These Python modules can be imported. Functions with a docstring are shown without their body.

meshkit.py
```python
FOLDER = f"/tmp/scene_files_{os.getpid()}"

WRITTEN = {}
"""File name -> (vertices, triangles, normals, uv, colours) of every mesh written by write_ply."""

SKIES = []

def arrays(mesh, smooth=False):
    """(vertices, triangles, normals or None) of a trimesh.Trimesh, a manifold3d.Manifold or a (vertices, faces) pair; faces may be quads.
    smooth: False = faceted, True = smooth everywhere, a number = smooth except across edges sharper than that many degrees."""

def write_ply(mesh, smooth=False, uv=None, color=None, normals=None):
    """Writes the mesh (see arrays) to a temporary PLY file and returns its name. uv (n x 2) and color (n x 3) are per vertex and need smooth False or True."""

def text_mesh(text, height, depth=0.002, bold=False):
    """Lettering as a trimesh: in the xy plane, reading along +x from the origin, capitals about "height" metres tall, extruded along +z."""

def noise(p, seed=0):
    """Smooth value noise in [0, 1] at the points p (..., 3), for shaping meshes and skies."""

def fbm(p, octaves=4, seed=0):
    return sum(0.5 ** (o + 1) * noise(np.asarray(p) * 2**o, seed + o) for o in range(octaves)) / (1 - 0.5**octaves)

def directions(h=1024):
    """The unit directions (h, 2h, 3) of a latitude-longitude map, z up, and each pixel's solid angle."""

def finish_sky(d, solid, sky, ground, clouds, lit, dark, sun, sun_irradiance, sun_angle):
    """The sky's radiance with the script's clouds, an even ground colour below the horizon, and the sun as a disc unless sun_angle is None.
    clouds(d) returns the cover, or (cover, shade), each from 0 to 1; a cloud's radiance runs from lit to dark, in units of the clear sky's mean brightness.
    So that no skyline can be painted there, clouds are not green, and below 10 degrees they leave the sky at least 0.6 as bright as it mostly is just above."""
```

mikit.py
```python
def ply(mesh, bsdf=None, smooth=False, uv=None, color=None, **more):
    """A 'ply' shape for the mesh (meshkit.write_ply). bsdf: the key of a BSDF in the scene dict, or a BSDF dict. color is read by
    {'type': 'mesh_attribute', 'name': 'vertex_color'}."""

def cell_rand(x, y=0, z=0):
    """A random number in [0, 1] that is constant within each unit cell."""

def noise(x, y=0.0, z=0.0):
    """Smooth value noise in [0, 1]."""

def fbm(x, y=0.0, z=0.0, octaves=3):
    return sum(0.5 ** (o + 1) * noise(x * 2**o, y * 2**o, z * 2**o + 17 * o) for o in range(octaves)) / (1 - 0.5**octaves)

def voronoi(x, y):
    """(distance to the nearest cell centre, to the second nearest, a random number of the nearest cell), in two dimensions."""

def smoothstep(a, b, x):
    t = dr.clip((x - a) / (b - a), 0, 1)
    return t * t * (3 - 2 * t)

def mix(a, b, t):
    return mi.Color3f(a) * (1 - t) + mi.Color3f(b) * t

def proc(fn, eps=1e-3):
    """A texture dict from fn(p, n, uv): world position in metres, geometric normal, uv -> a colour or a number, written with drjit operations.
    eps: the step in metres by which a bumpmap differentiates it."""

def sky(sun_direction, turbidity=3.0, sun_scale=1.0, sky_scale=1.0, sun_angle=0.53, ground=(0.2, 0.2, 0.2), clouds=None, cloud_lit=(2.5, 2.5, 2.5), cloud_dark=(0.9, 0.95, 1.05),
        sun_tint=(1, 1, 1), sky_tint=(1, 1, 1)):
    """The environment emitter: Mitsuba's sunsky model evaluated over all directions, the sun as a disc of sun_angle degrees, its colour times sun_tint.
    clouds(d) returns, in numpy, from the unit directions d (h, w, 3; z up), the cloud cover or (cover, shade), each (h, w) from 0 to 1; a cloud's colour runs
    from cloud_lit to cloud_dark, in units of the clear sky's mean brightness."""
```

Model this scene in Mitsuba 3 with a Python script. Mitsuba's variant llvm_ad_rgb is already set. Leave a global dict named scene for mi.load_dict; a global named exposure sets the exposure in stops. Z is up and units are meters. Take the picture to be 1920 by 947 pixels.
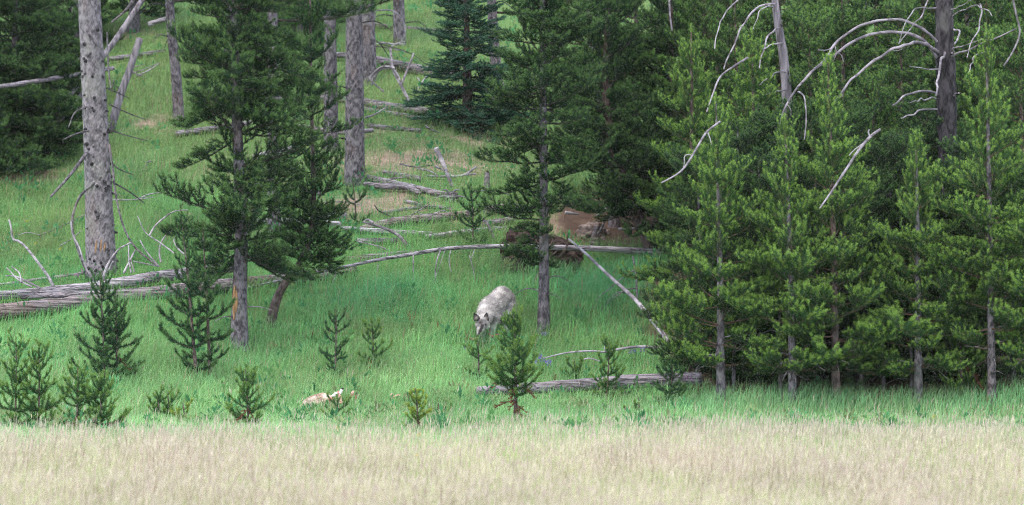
import math, numpy as np, trimesh, manifold3d as m3, mitsuba as mi, mikit, meshkit
from mikit import proc, noise, fbm, smoothstep, mix
T4 = mi.ScalarTransform4f
scene, labels = {}, {}

# ------------------------------------------------------------------ camera, sky, exposure
FPX, PITCH, CAMZ = 9600.0, math.atan(131.5 / 9600), 3.5
FWD = np.array([0, math.cos(PITCH), -math.sin(PITCH)])
UPV = np.array([0, math.sin(PITCH), math.cos(PITCH)])
scene['camera'] = {'type': 'thinlens', 'aperture_radius': 0.042, 'focus_distance': 79.5, 'fov': 2 * math.degrees(math.atan(960 / FPX)), 'fov_axis': 'x', 'near_clip': 1.0, 'far_clip': 5000.0,
                   'to_world': T4().look_at(origin=[0, 0, CAMZ], target=[0, float(FWD[1]), CAMZ + float(FWD[2])], up=[0, 0, 1])}
scene['daylight'] = mikit.sky([-0.25, -0.45, 0.85], turbidity=3, sun_scale=0.16, sun_angle=25, clouds=lambda d: 1.0,
                              cloud_lit=(2.28, 2.44, 2.98), ground=(0.2, 0.2, 0.17))
exposure = 3.4

# ------------------------------------------------------------------ helpers
def nrm(v): return v / np.maximum(np.linalg.norm(v, axis=-1, keepdims=True), 1e-12)

def sstep(a, b, x):
    t = np.clip((x - a) / (b - a), 0, 1); return t * t * (3 - 2 * t)

def edge(x): return 75.3 + 0.5 * np.sin(x * 0.45 + 1.0) + 0.35 * np.sin(x * 1.3)

def medge(x): return 72.6 + 0.5 * np.sin(x * 0.45 + 2.0) + 0.35 * np.sin(x * 1.3) + 0.05 * x

def ground(x, y):
    x, y = np.asarray(x, float), np.asarray(y, float)
    s = y - edge(x)
    h = 0.25 * np.where(s > 20, s, np.log1p(np.exp(np.minimum(s, 20) / 0.9)) * 0.9)
    p = np.stack([x * 0.35, y * 0.35, x * 0], -1)
    h = h + (meshkit.fbm(p, 3, 5) - 0.5) * 0.35 * sstep(0.5, 5, s) + (meshkit.noise(p * 5, 9) - 0.5) * 0.06 * sstep(0, 2, s)
    far = np.maximum(y - 135, 0)
    return h - 0.18 * far * sstep(135, 190, y)

def P(px, py, Y):
    """the point at distance Y (metres along y) seen at a place of the photograph: used to measure positions from it"""
    d = FWD + np.array([1, 0, 0]) * (px - 960) / FPX - UPV * (py - 473.5) / FPX
    return np.array([0, 0, CAMZ]) + d * (Y / d[1])

YS = np.arange(50, 150, 0.04)
def gp(px, py):
    d = FWD + np.array([1, 0, 0]) * (px - 960) / FPX - UPV * (py - 473.5) / FPX
    pts = np.array([0, 0, CAMZ]) + d * (YS / d[1])[:, None]
    k = np.argmax(pts[:, 2] < ground(pts[:, 0], pts[:, 1]))
    p = pts[k].copy(); p[2] = ground(p[0], p[1]); return p

def key(name, parent=None):
    full = (parent + '__' if parent else '') + name
    k, n = full, 0
    while k in scene or k in labels or k in HELD:
        n += 1; k = f'{full}_{n:03d}'
    HELD.add(k); return k
HELD = set()

def thing(name, label=None, cat=None, group=None, kind=None):
    k = key(name); labels[k] = {}
    for a, b in (('label', label), ('category', cat), ('group', group), ('kind', kind)):
        if b: labels[k][a] = b
    return k

def part(name, parent, mesh, bsdf, smooth=False, label=None, **kw):
    k = key(name, parent); scene[k] = mikit.ply(mesh, bsdf, smooth=smooth, **kw)
    if label: labels[k] = {'label': label}
    return k

def catmull(pts, n):
    pts = np.asarray(pts, float)
    if len(pts) == 2: return pts[0] + (pts[1] - pts[0]) * np.linspace(0, 1, n)[:, None]
    p = np.vstack([2 * pts[0] - pts[1], pts, 2 * pts[-1] - pts[-2]])
    u = np.linspace(0, len(pts) - 1 - 1e-9, n); i = u.astype(int); t = (u - i)[:, None]
    a, b, c, d = p[i], p[i + 1], p[i + 2], p[i + 3]
    return 0.5 * (2 * b + (c - a) * t + (2 * a - 5 * b + 4 * c - d) * t ** 2 + (3 * b - a - 3 * c + d) * t ** 3)

def tube(pts, radii, n=16, sides=8, rough=0.0, seed=0, cap=True):
    pts = catmull(pts, n); r = np.interp(np.linspace(0, 1, n), np.linspace(0, 1, len(radii)), radii)
    t = nrm(np.gradient(pts, axis=0))
    ref = np.array([0, 0, 1.0]) if abs(nrm(pts[-1] - pts[0])[2]) < 0.8 else np.array([1.0, 0, 0])
    a = nrm(np.cross(t, ref)); b = np.cross(t, a)
    ang = np.arange(sides) * 2 * math.pi / sides
    ring = np.cos(ang)[None, :, None] * a[:, None] + np.sin(ang)[None, :, None] * b[:, None]
    rr = np.repeat(r[:, None], sides, 1)
    if rough:
        q = (pts[:, None] + ring * r[:, None, None]) / max(float(r.max()), 1e-3)
        rr = rr * (1 + rough * 2 * (meshkit.fbm(q * 0.9, 3, seed) - 0.5))
    v = (pts[:, None] + ring * rr[..., None]).reshape(-1, 3)
    i, j = np.meshgrid(np.arange(n - 1), np.arange(sides), indexing='ij')
    q = np.stack([i * sides + j, i * sides + (j + 1) % sides, (i + 1) * sides + (j + 1) % sides, (i + 1) * sides + j], -1).reshape(-1, 4)
    f = np.vstack([q[:, [0, 1, 2]], q[:, [0, 2, 3]]])
    if cap:
        k = np.arange(sides); m = len(v)
        v = np.vstack([v, pts[:1] - t[:1] * r[0] * 0.15, pts[-1:] + t[-1:] * r[-1] * 0.3])
        f = np.vstack([f, np.stack([(k + 1) % sides, k, k * 0 + m], 1), np.stack([(n - 1) * sides + k, (n - 1) * sides + (k + 1) % sides, k * 0 + m + 1], 1)])
    return v, f[:, ::-1]

def join(ms):
    at = np.cumsum([0] + [len(m[0]) for m in ms])
    return np.vstack([m[0] for m in ms]), np.vstack([m[1] + a for m, a in zip(ms, at)])

def at_depth(line, y0, y1):
    """photo points to 3-D points whose distance runs from y0 to y1"""
    n = len(line); return np.array([P(x, y, y0 + (y1 - y0) * i / max(n - 1, 1)) for i, (x, y) in enumerate(line)])

# ------------------------------------------------------------------ materials
VC = {'type': 'mesh_attribute', 'name': 'vertex_color'}
def bark_bsdf(dark, light, scale, streak, lich=0.0, orange=0.0, rough=0.9):
    def f(p, n, uv):
        a = fbm(p.x * scale, p.y * scale, p.z * scale * streak, 4)
        b = noise(p.x * scale * 3.1, p.y * scale * 3.1, p.z * scale * 1.4)
        c = mix(dark, light, smoothstep(0.32, 0.66, a * 0.75 + b * 0.25))
        l = smoothstep(0.56, 0.7, fbm(p.x * 5 + 3, p.y * 5, p.z * 3.2, 3))
        c = mix(c, (0.30, 0.31, 0.27), l * lich)
        o = smoothstep(0.58, 0.7, fbm(p.x * 4 + 9, p.y * 4, p.z * 2.2, 3))
        return mix(c, (0.30, 0.17, 0.08), o * orange)
    def h(p, n, uv): return fbm(p.x * scale * 1.3, p.y * scale * 1.3, p.z * scale * streak * 1.3, 3)
    return {'type': 'bumpmap', 'bump': proc(h, eps=0.004), 'scale': 0.045, 'bsdf': {'type': 'twosided', 'b': {'type': 'principled', 'base_color': proc(f), 'roughness': rough, 'specular': 0.25}}}
def wood_bsdf(dark, light, rot=0.0):
    def f(p, n, uv):
        a = fbm(p.x * 4, p.y * 9, p.z * 34, 4)
        b = fbm(p.x * 1.4 + 5, p.y * 1.4, p.z * 3, 3)
        c = mix(dark, light, smoothstep(0.3, 0.68, a * 0.6 + b * 0.4))
        return mix(c, (0.16, 0.11, 0.075), rot * smoothstep(0.5, 0.66, fbm(p.x * 2.2, p.y * 2.2 + 4, p.z * 4, 3)))
    def crack(p): return smoothstep(0.07, 0.015, abs(fbm(p.x * 2.2, p.y * 13, p.z * 26, 2) - 0.5))
    def g(p, n, uv): return f(p, n, uv) * (1 - 0.6 * crack(p))
    def h(p, n, uv): return fbm(p.x * 5, p.y * 12, p.z * 42, 3) - 0.6 * crack(p)
    return {'type': 'bumpmap', 'bump': proc(h, eps=0.004), 'scale': 0.018, 'bsdf': {'type': 'twosided', 'b': {'type': 'principled', 'base_color': proc(g), 'roughness': 0.85, 'specular': 0.25}}}
scene['bark_pale'] = bark_bsdf((0.095, 0.088, 0.096), (0.25, 0.23, 0.245), 24, 0.55, lich=0.3, orange=0.08)
scene['bark_grey'] = bark_bsdf((0.045, 0.042, 0.048), (0.175, 0.16, 0.174), 24, 0.5, lich=0.2, orange=0.08)
scene['bark_brown'] = bark_bsdf((0.045, 0.034, 0.03), (0.14, 0.108, 0.095), 24, 0.5, lich=0.12, orange=0.12)
scene['bark_charred'] = bark_bsdf((0.010, 0.0095, 0.011), (0.055, 0.05, 0.055), 14, 0.3, lich=0.12)
def limb_bsdf(dark, light):
    def f(p, n, uv):
        c = mix(dark, light, smoothstep(0.3, 0.68, fbm(p.x * 7, p.y * 7, p.z * 7, 4)))
        return mix(c, (0.075, 0.068, 0.072), 0.75 * smoothstep(0.58, 0.68, fbm(p.x * 16 + 3, p.y * 16, p.z * 16, 3)))
    return {'type': 'twosided', 'b': {'type': 'principled', 'base_color': proc(f), 'roughness': 0.85, 'specular': 0.25}}
scene['limb_pale'] = limb_bsdf((0.17, 0.158, 0.172), (0.39, 0.365, 0.39))
scene['limb_grey'] = limb_bsdf((0.10, 0.092, 0.102), (0.27, 0.247, 0.27))
scene['wood_pale'] = wood_bsdf((0.17, 0.158, 0.172), (0.40, 0.375, 0.40))
scene['wood_grey'] = wood_bsdf((0.10, 0.092, 0.10), (0.275, 0.25, 0.27), 0.2)
scene['wood_rotten'] = wood_bsdf((0.095, 0.083, 0.085), (0.245, 0.215, 0.222), 0.4)
scene['foliage'] = {'type': 'principledthin', 'base_color': VC, 'roughness': 0.55, 'diff_trans': 0.7, 'eta': 1.35}
scene['blades'] = {'type': 'principledthin', 'base_color': VC, 'roughness': 0.6, 'diff_trans': 0.8, 'eta': 1.3}
def snag_grain(p, n, uv):
    c = mix((0.085, 0.078, 0.088), (0.27, 0.25, 0.27), smoothstep(0.3, 0.68, fbm(p.x * 30, p.y * 30, p.z * 2.4, 4) * 0.65 + fbm(p.x * 5, p.y * 5, p.z * 2, 3) * 0.35))
    return mix(c, (0.05, 0.04, 0.04), 0.7 * smoothstep(0.6, 0.72, fbm(p.x * 6 + 2, p.y * 6, p.z * 1.6, 3)))
scene['snag_wood'] = {'type': 'twosided', 'b': {'type': 'principled', 'base_color': proc(snag_grain), 'roughness': 0.85, 'specular': 0.25}}
scene['coat'] = {'type': 'twosided', 'b': {'type': 'principled', 'base_color': VC, 'roughness': 0.85, 'specular': 0.2}}
scene['wet_black'] = {'type': 'twosided', 'b': {'type': 'principled', 'base_color': {'type': 'rgb', 'value': [0.012, 0.011, 0.012]}, 'roughness': 0.35}}
def soil(p, n, uv):
    return mix((0.105, 0.082, 0.072), (0.23, 0.185, 0.165), smoothstep(0.3, 0.7, fbm(p.x * 7, p.y * 7, p.z * 9, 4)))
scene['soil'] = {'type': 'twosided', 'b': {'type': 'principled', 'base_color': proc(soil), 'roughness': 1.0, 'specular': 0.1}}
def root_soil(p, n, uv):
    return mix((0.02, 0.014, 0.012), (0.085, 0.062, 0.055), smoothstep(0.3, 0.72, fbm(p.x * 13, p.y * 13, p.z * 13, 4)))
scene['root_soil'] = {'type': 'twosided', 'b': {'type': 'principled', 'base_color': proc(root_soil), 'roughness': 1.0, 'specular': 0.1}}

# bare / brown patches of the slope, used by the ground's colour and by the grass
PATCH = [(gp(790, 300), 2.3, 1.6, 0.6), (gp(730, 250), 1.4, 1.2, 0.35), (gp(700, 385), 1.5, 0.9, 0.65), (gp(850, 410), 1.6, 0.8, 0.35), (gp(460, 330), 1.2, 1.5, 0.4), (gp(780, 130), 1.2, 1.2, 0.3), (gp(1105, 425), 0.9, 1.0, 1.0),
         (gp(280, 235), 0.8, 0.9, 0.5), (gp(240, 60), 0.9, 1.0, 0.4), (gp(900, 260), 1.2, 1.2, 0.45), (gp(60, 330), 0.7, 0.7, 0.6), ]
LITTER = [(gp(1620, 690), 2.9, 1.7), (gp(1400, 660), 1.3, 1.4), (gp(1850, 680), 1.6, 1.6), (gp(1180, 400), 1.3, 2.0), (gp(1600, 560), 3.5, 3.0)]
def litter_np(x, y):
    b = np.zeros_like(x)
    for c, rx, ry in LITTER: b = np.maximum(b, np.exp(-((x - c[0]) / rx) ** 4 - ((y - c[1]) / ry) ** 4))
    return b
def bare_np(x, y):
    b = np.zeros_like(x)
    for c, rx, ry, a in PATCH: b = np.maximum(b, a * np.exp(-((x - c[0]) / rx) ** 2 - ((y - c[1]) / ry) ** 2))
    return b
def ground_col(p, n, uv):
    import drjit as dr
    s = p.y - (72.6 + 0.5 * dr.sin(p.x * 0.45 + 2.0) + 0.35 * dr.sin(p.x * 1.3) + 0.05 * p.x)
    g = smoothstep(-9, -2, s + 2.0 * (fbm(p.x * 0.8, p.y * 0.5, 0, 3) - 0.5))
    straw = mix((0.24, 0.21, 0.13), (0.35, 0.31, 0.20), fbm(p.x * 3, p.y * 3, 0, 3))
    turf = mix((0.06, 0.12, 0.04), (0.11, 0.18, 0.06), fbm(p.x * 2.5, p.y * 2.5, 4, 4))
    b = mi.Float(0)
    for c, rx, ry, a in PATCH:
        b = dr.maximum(b, a * dr.exp(-dr.square((p.x - c[0]) / rx) - dr.square((p.y - c[1]) / ry)))
    dirt = mix((0.14, 0.10, 0.07), (0.31, 0.24, 0.18), fbm(p.x * 6, p.y * 6, 2, 4))
    b = smoothstep(0.25, 0.6, b + 0.5 * (fbm(p.x * 3 + 7, p.y * 3, 0, 4) - 0.5))
    l = mi.Float(0)
    for c, rx, ry in LITTER:
        l = dr.maximum(l, dr.exp(-((p.x - c[0]) / rx) ** 4 - ((p.y - c[1]) / ry) ** 4))
    floor = mix((0.035, 0.024, 0.018), (0.105, 0.07, 0.05), fbm(p.x * 9, p.y * 9, 3, 4))
    turf = mix(mix(turf, dirt, b), floor, smoothstep(0.3, 0.6, l + 0.3 * (fbm(p.x * 3 + 1, p.y * 3, 0, 3) - 0.5)))
    return mix(straw, turf, g)
scene['turf'] = {'type': 'twosided', 'b': {'type': 'principled', 'base_color': proc(ground_col), 'roughness': 1.0, 'specular': 0.1}}

# thin rain mist
scene['mist'] = {'type': 'homogeneous', 'albedo': {'type': 'rgb', 'value': [0.95, 0.95, 0.95]}, 'sigma_t': 0.00007}
scene['haze'] = {'type': 'cube', 'to_world': T4().translate([0, 300, 10]).scale([1300, 1300, 90]), 'bsdf': {'type': 'null'}, 'interior': {'type': 'ref', 'id': 'mist'}}
scene['camera']['medium'] = {'type': 'ref', 'id': 'mist'}
labels['haze'] = {'kind': 'stuff', 'label': 'thin rain mist in the air', 'category': 'haze'}

# ------------------------------------------------------------------ ground sheet
def grid_axis(cuts):
    return np.unique(np.concatenate([np.linspace(a, b, n) for a, b, n in cuts]))
gx = grid_axis([(-900, -60, 15), (-60, -15, 24), (-15, 15, 121), (15, 60, 24), (60, 900, 15)])
gy = grid_axis([(-600, -50, 12), (-50, 50, 20), (50, 70, 30), (70, 110, 180), (110, 190, 40), (190, 1200, 16)])
X, Yg = np.meshgrid(gx, gy)
Z = ground(X, np.minimum(Yg, 190)) - 0.02 * np.maximum(Yg - 190, 0)
i, j = np.meshgrid(np.arange(len(gy) - 1), np.arange(len(gx) - 1), indexing='ij'); w = len(gx)
q = np.stack([i * w + j, i * w + j + 1, (i + 1) * w + j + 1, (i + 1) * w + j], -1).reshape(-1, 4)
scene['ground'] = mikit.ply((np.stack([X, Yg, Z], -1).reshape(-1, 3), q), 'turf', smooth=True)
labels['ground'] = {'kind': 'structure', 'label': 'grassy ground rising from a straw coloured meadow to a green forest slope'}

# ------------------------------------------------------------------ grass (one mesh per kind)
def blades(rng, x, y, h, wd, lean, cb, ct, seed_head=None):
    n = len(x); z = ground(x, y) - 0.02
    a = rng.uniform(0, 2 * math.pi, n); s = np.stack([np.cos(a), np.sin(a), a * 0], -1)
    b = rng.normal(0, 1, n) * 1.2 + 0.4
    l = np.stack([np.cos(b), np.sin(b), b * 0], -1) * (lean * h)[:, None]
    base = np.stack([x, y, z], -1); up = np.array([0, 0, 1.0])
    mid = base + l * 0.35 + up * (h * 0.6)[:, None]; tip = base + l + up * (h * (1 - 0.25 * lean))[:, None]
    w = wd[:, None] / 2
    v = np.stack([base - s * w, base + s * w, mid + s * w * 0.8, mid - s * w * 0.8, tip], 1)
    c = np.stack([cb, cb, (cb + ct) / 2, (cb + ct) / 2, ct], 1)
    o = (np.arange(n) * 5)[:, None, None]
    f = (np.array([[0, 1, 2], [0, 2, 3], [3, 2, 4]])[None] + o).reshape(-1, 3)
    v, c = v.reshape(-1, 3), c.reshape(-1, 3)
    if seed_head is not None:
        k = np.flatnonzero(seed_head[0]); d = nrm(tip[k] - mid[k]); t0 = tip[k] - d * 0.05; L = rng.uniform(0.06, 0.14, len(k))[:, None]
        ww = rng.uniform(0.0032, 0.0068, len(k))[:, None]
        hv = np.stack([t0, t0 + d * L * 0.4 + s[k] * ww, t0 + d * L, t0 + d * L * 0.4 - s[k] * ww], 1).reshape(-1, 3)
        hf = (np.array([[0, 1, 2], [0, 2, 3]])[None] + (np.arange(len(k)) * 4)[:, None, None]).reshape(-1, 3) + len(v)
        v, f, c = np.vstack([v, hv]), np.vstack([f, hf]), np.vstack([c, np.repeat(seed_head[1][k], 4, 0)])
    return v, f, c

def scatter(rng, n, y0, y1, margin):
    y = rng.uniform(y0, y1, n); return rng.uniform(-1, 1, n) * (0.1 * y + margin), y
def lerp(a, b, t): return np.asarray(a) * (1 - t[:, None]) + np.asarray(b) * t[:, None]

rng = np.random.default_rng(11)
x, y = scatter(rng, 370000, 46, 78.5, 1.5)
s = y - medge(x); pn = lambda sx, sy, sd, o=3: meshkit.fbm(np.stack([x * sx, y * sy, x * 0], -1), o, sd)
keep = rng.uniform(size=len(x)) < np.interp(s + 13.0 * (pn(0.25, 0.25, 3) - 0.5) + 5.0 * (pn(1.6, 0.8, 4) - 0.5), [-10, -7, -4, -1, 2, 5, 9], [1, 0.62, 0.32, 0.15, 0.07, 0.03, 0]); x, y = x[keep], y[keep]
u = rng.uniform(size=len(x)); g1 = pn(0.8, 0.4, 21); g2 = pn(1.3, 0.6, 22); g3 = pn(3.5, 1.5, 23)
h = rng.uniform(0.16, 0.5, len(x)) * (0.7 + 0.6 * g3) * (0.7 + 0.6 * g1) * (1 - 0.45 * sstep(-11, -2, y - medge(x)))
straw = lerp((0.62, 0.60, 0.40), (0.52, 0.54, 0.31), rng.uniform(size=len(x)))
green = lerp((0.30, 0.41, 0.16), (0.46, 0.54, 0.25), rng.uniform(size=len(x)))
pink = lerp((0.40, 0.30, 0.265), (0.53, 0.44, 0.375), rng.uniform(size=len(x)))
pg = np.clip(0.40 + 0.22 * (1 - sstep(55, 64, y)) + 1.5 * (g2 - 0.5) + 0.75 * sstep(-12, -5, y - medge(x) + 14 * (pn(0.3, 0.25, 25) - 0.5)), 0.08, 0.9)[:, None]
cb = np.where(u[:, None] < pg, green, straw); ct = np.where(rng.uniform(size=(len(x), 1)) < 0.22 + 2.4 * (g1[:, None] - 0.5) + 1.2 * (g3[:, None] - 0.5), pink, cb)
stem = rng.uniform(size=(len(x), 1)) < 0.06 + 0.25 * np.clip(g1[:, None] - 0.5, 0, 1); ct = np.where(stem, [0.24, 0.165, 0.14], ct); cb = np.where(stem, [0.26, 0.20, 0.15], cb)
tone = (0.62 + 0.76 * g3[:, None]) * rng.uniform(0.75, 1.2, (len(x), 1)); cb = cb * tone; ct = ct * tone
heads = rng.uniform(size=len(x)) < 0.33
v, f, c = blades(rng, x, y, h, rng.uniform(0.0026, 0.0056, len(x)) * np.where(stem[:, 0], 2.0, 1.0), rng.uniform(0.0, 0.3, len(x)), cb, ct, (heads, lerp((0.40, 0.32, 0.275), (0.63, 0.59, 0.44), rng.uniform(size=len(x)))))
scene['meadow_grass'] = mikit.ply((v, f), 'blades', color=c)
labels['meadow_grass'] = {'kind': 'stuff', 'category': 'grass', 'label': 'dry straw coloured meadow grass with pinkish seed heads filling the foreground'}

x, y = scatter(rng, 600000, 60, 106, 1.4)
s = y - medge(x); kp = sstep(-13, -5, s + 2.4 * (pn(0.9, 0.7, 3) - 0.5))
bare = np.clip(bare_np(x, y) + 0.5 * (pn(2.5, 2.5, 31) - 0.5), 0, 1)
keep = (rng.uniform(size=len(x)) < kp) & (rng.uniform(size=len(x)) > 0.97 * sstep(0.25, 0.6, litter_np(x, y) + 0.3 * (pn(3, 3, 33) - 0.5))) & (rng.uniform(size=len(x)) < 1 - 0.8 * bare) & (rng.uniform(size=len(x)) < 1.05 - 0.5 * sstep(82, 104, y))
x, y, bare = x[keep], y[keep], bare[keep]
g1 = pn(0.55, 0.55, 41); g2 = pn(1.6, 1.6, 42); n = len(x)
lush = np.zeros(n)
for cx, cy, rx, ry, a in [(1130, 545, 1.5, 1.2, 1), (720, 560, 0.9, 0.9, 0.8), (1000, 520, 1.2, 0.7, 0.7), (230, 335, 1.3, 1.1, 0.8), (620, 560, 0.8, 0.7, 0.5), (1650, 775, 4, 0.7, 0.9), (890, 250, 0.8, 0.9, 0.7), (925, 655, 0.5, 0.5, 0.5)]:
    b = gp(cx, cy); lush = np.maximum(lush, a * np.exp(-((x - b[0]) / rx) ** 2 - ((y - b[1]) / ry) ** 2))
far = sstep(82, 95, y)
h = rng.uniform(0.10, 0.34, n) * (0.5 + 0.5 * g1 + 0.6 * g2) * (1 - 0.35 * (1 - sstep(0, 5, y - medge(x)))) * (1 + 0.75 * lush) * (1 - 0.45 * bare) * (1 - 0.25 * far)
base = lerp((0.105, 0.315, 0.12), (0.19, 0.375, 0.12), np.clip(rng.uniform(size=n) * 0.6 + 1.2 * (g2 - 0.3), 0, 1))
base = base * (1 - lush[:, None] * 0.75) + np.array([0.10, 0.355, 0.175]) * lush[:, None] * 0.75
yel = np.clip(far * 0.6 + 1.5 * (g1 - 0.5), 0, 0.8)
base = base * (1 - yel[:, None]) + np.array([0.165, 0.26, 0.09]) * yel[:, None]
mead = (1 - sstep(-2.0, 11.0, y - medge(x)))[:, None] * rng.uniform(0.4, 1.0, (n, 1)) * (1 - 0.5 * lush[:, None])
base = base * (1 - mead) + np.array([0.30, 0.485, 0.225]) * mead
dry = rng.uniform(size=(n, 1)) < (0.04 + 0.4 * bare[:, None])
patch = pn(0.9, 0.9, 45); base = base * (0.62 + 0.76 * patch[:, None]) ; base = base * (1 - 0.5 * sstep(0.55, 0.75, pn(0.5, 0.7, 46))[:, None]) + np.array([0.16, 0.20, 0.085]) * 0.5 * sstep(0.55, 0.75, pn(0.5, 0.7, 46))[:, None]
ol = 0.45 * sstep(84, 92, y)[:, None]; base = base * (1 - ol) + np.array([0.15, 0.185, 0.075]) * ol
base = np.where(dry, lerp((0.27, 0.235, 0.15), (0.32, 0.25, 0.18), rng.uniform(size=n)), base) * rng.uniform(0.7, 1.2, (n, 1))
base = base * 1.1; tip = base * 1.25 + 0.01
v, f, c = blades(rng, x, y, h, rng.uniform(0.0042, 0.009, n) * (1 + 0.3 * far), rng.uniform(0.05, 0.7, n), base, tip)
scene['slope_grass'] = mikit.ply((v, f), 'blades', color=c)
labels['slope_grass'] = {'kind': 'stuff', 'category': 'grass', 'label': 'lush green grass covering the forest slope'}

x, y = scatter(np.random.default_rng(19), 3600, 70, 105, 1.5); rng = np.random.default_rng(20)
k = (litter_np(x, y) < 0.4) & (meshkit.fbm(np.stack([x * 0.6, y * 0.6, x * 0], -1), 3, 51) > 0.47); x, y = x[k], y[k]; n = len(x); m = 16
a = rng.uniform(0, 2 * math.pi, (n, m)); t = rng.uniform(0.2, 1.0, (n, m)); size = rng.uniform(0.12, 0.32, n)[:, None]
root = np.stack([x, y, ground(x, y)], -1)[:, None]
d = np.stack([np.cos(a) * t, np.sin(a) * t, 1.25 - t * 0.6], -1); base = root + d * (size * rng.uniform(0.35, 0.8, (n, m)))[..., None]
ln_ = (size * rng.uniform(0.22, 0.45, (n, m)))[..., None]; sdv = np.stack([-np.sin(a), np.cos(a), a * 0], -1) * ln_ * 0.22
out = nrm(d + np.array([0, 0, -0.4])) * ln_
v = np.stack([base, base + out * 0.5 - sdv, base + out, base + out * 0.5 + sdv], 2).reshape(-1, 3)
f = (np.array([[0, 1, 2], [0, 2, 3]])[None] + (np.arange(n * m) * 4)[:, None, None]).reshape(-1, 3)
hue = rng.uniform(size=(n, 1)); col = np.where(hue < 0.5, [0.075, 0.235, 0.095], np.where(hue < 0.8, [0.13, 0.29, 0.10], [0.22, 0.29, 0.13])) * rng.uniform(0.75, 1.2, (n, 1))
scene['slope_herbs'] = mikit.ply((v, f), 'blades', color=np.repeat(col, m * 4, 0))
labels['slope_herbs'] = {'kind': 'stuff', 'category': 'undergrowth', 'label': 'low leafy herbs growing in patches among the green slope grass'}

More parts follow.
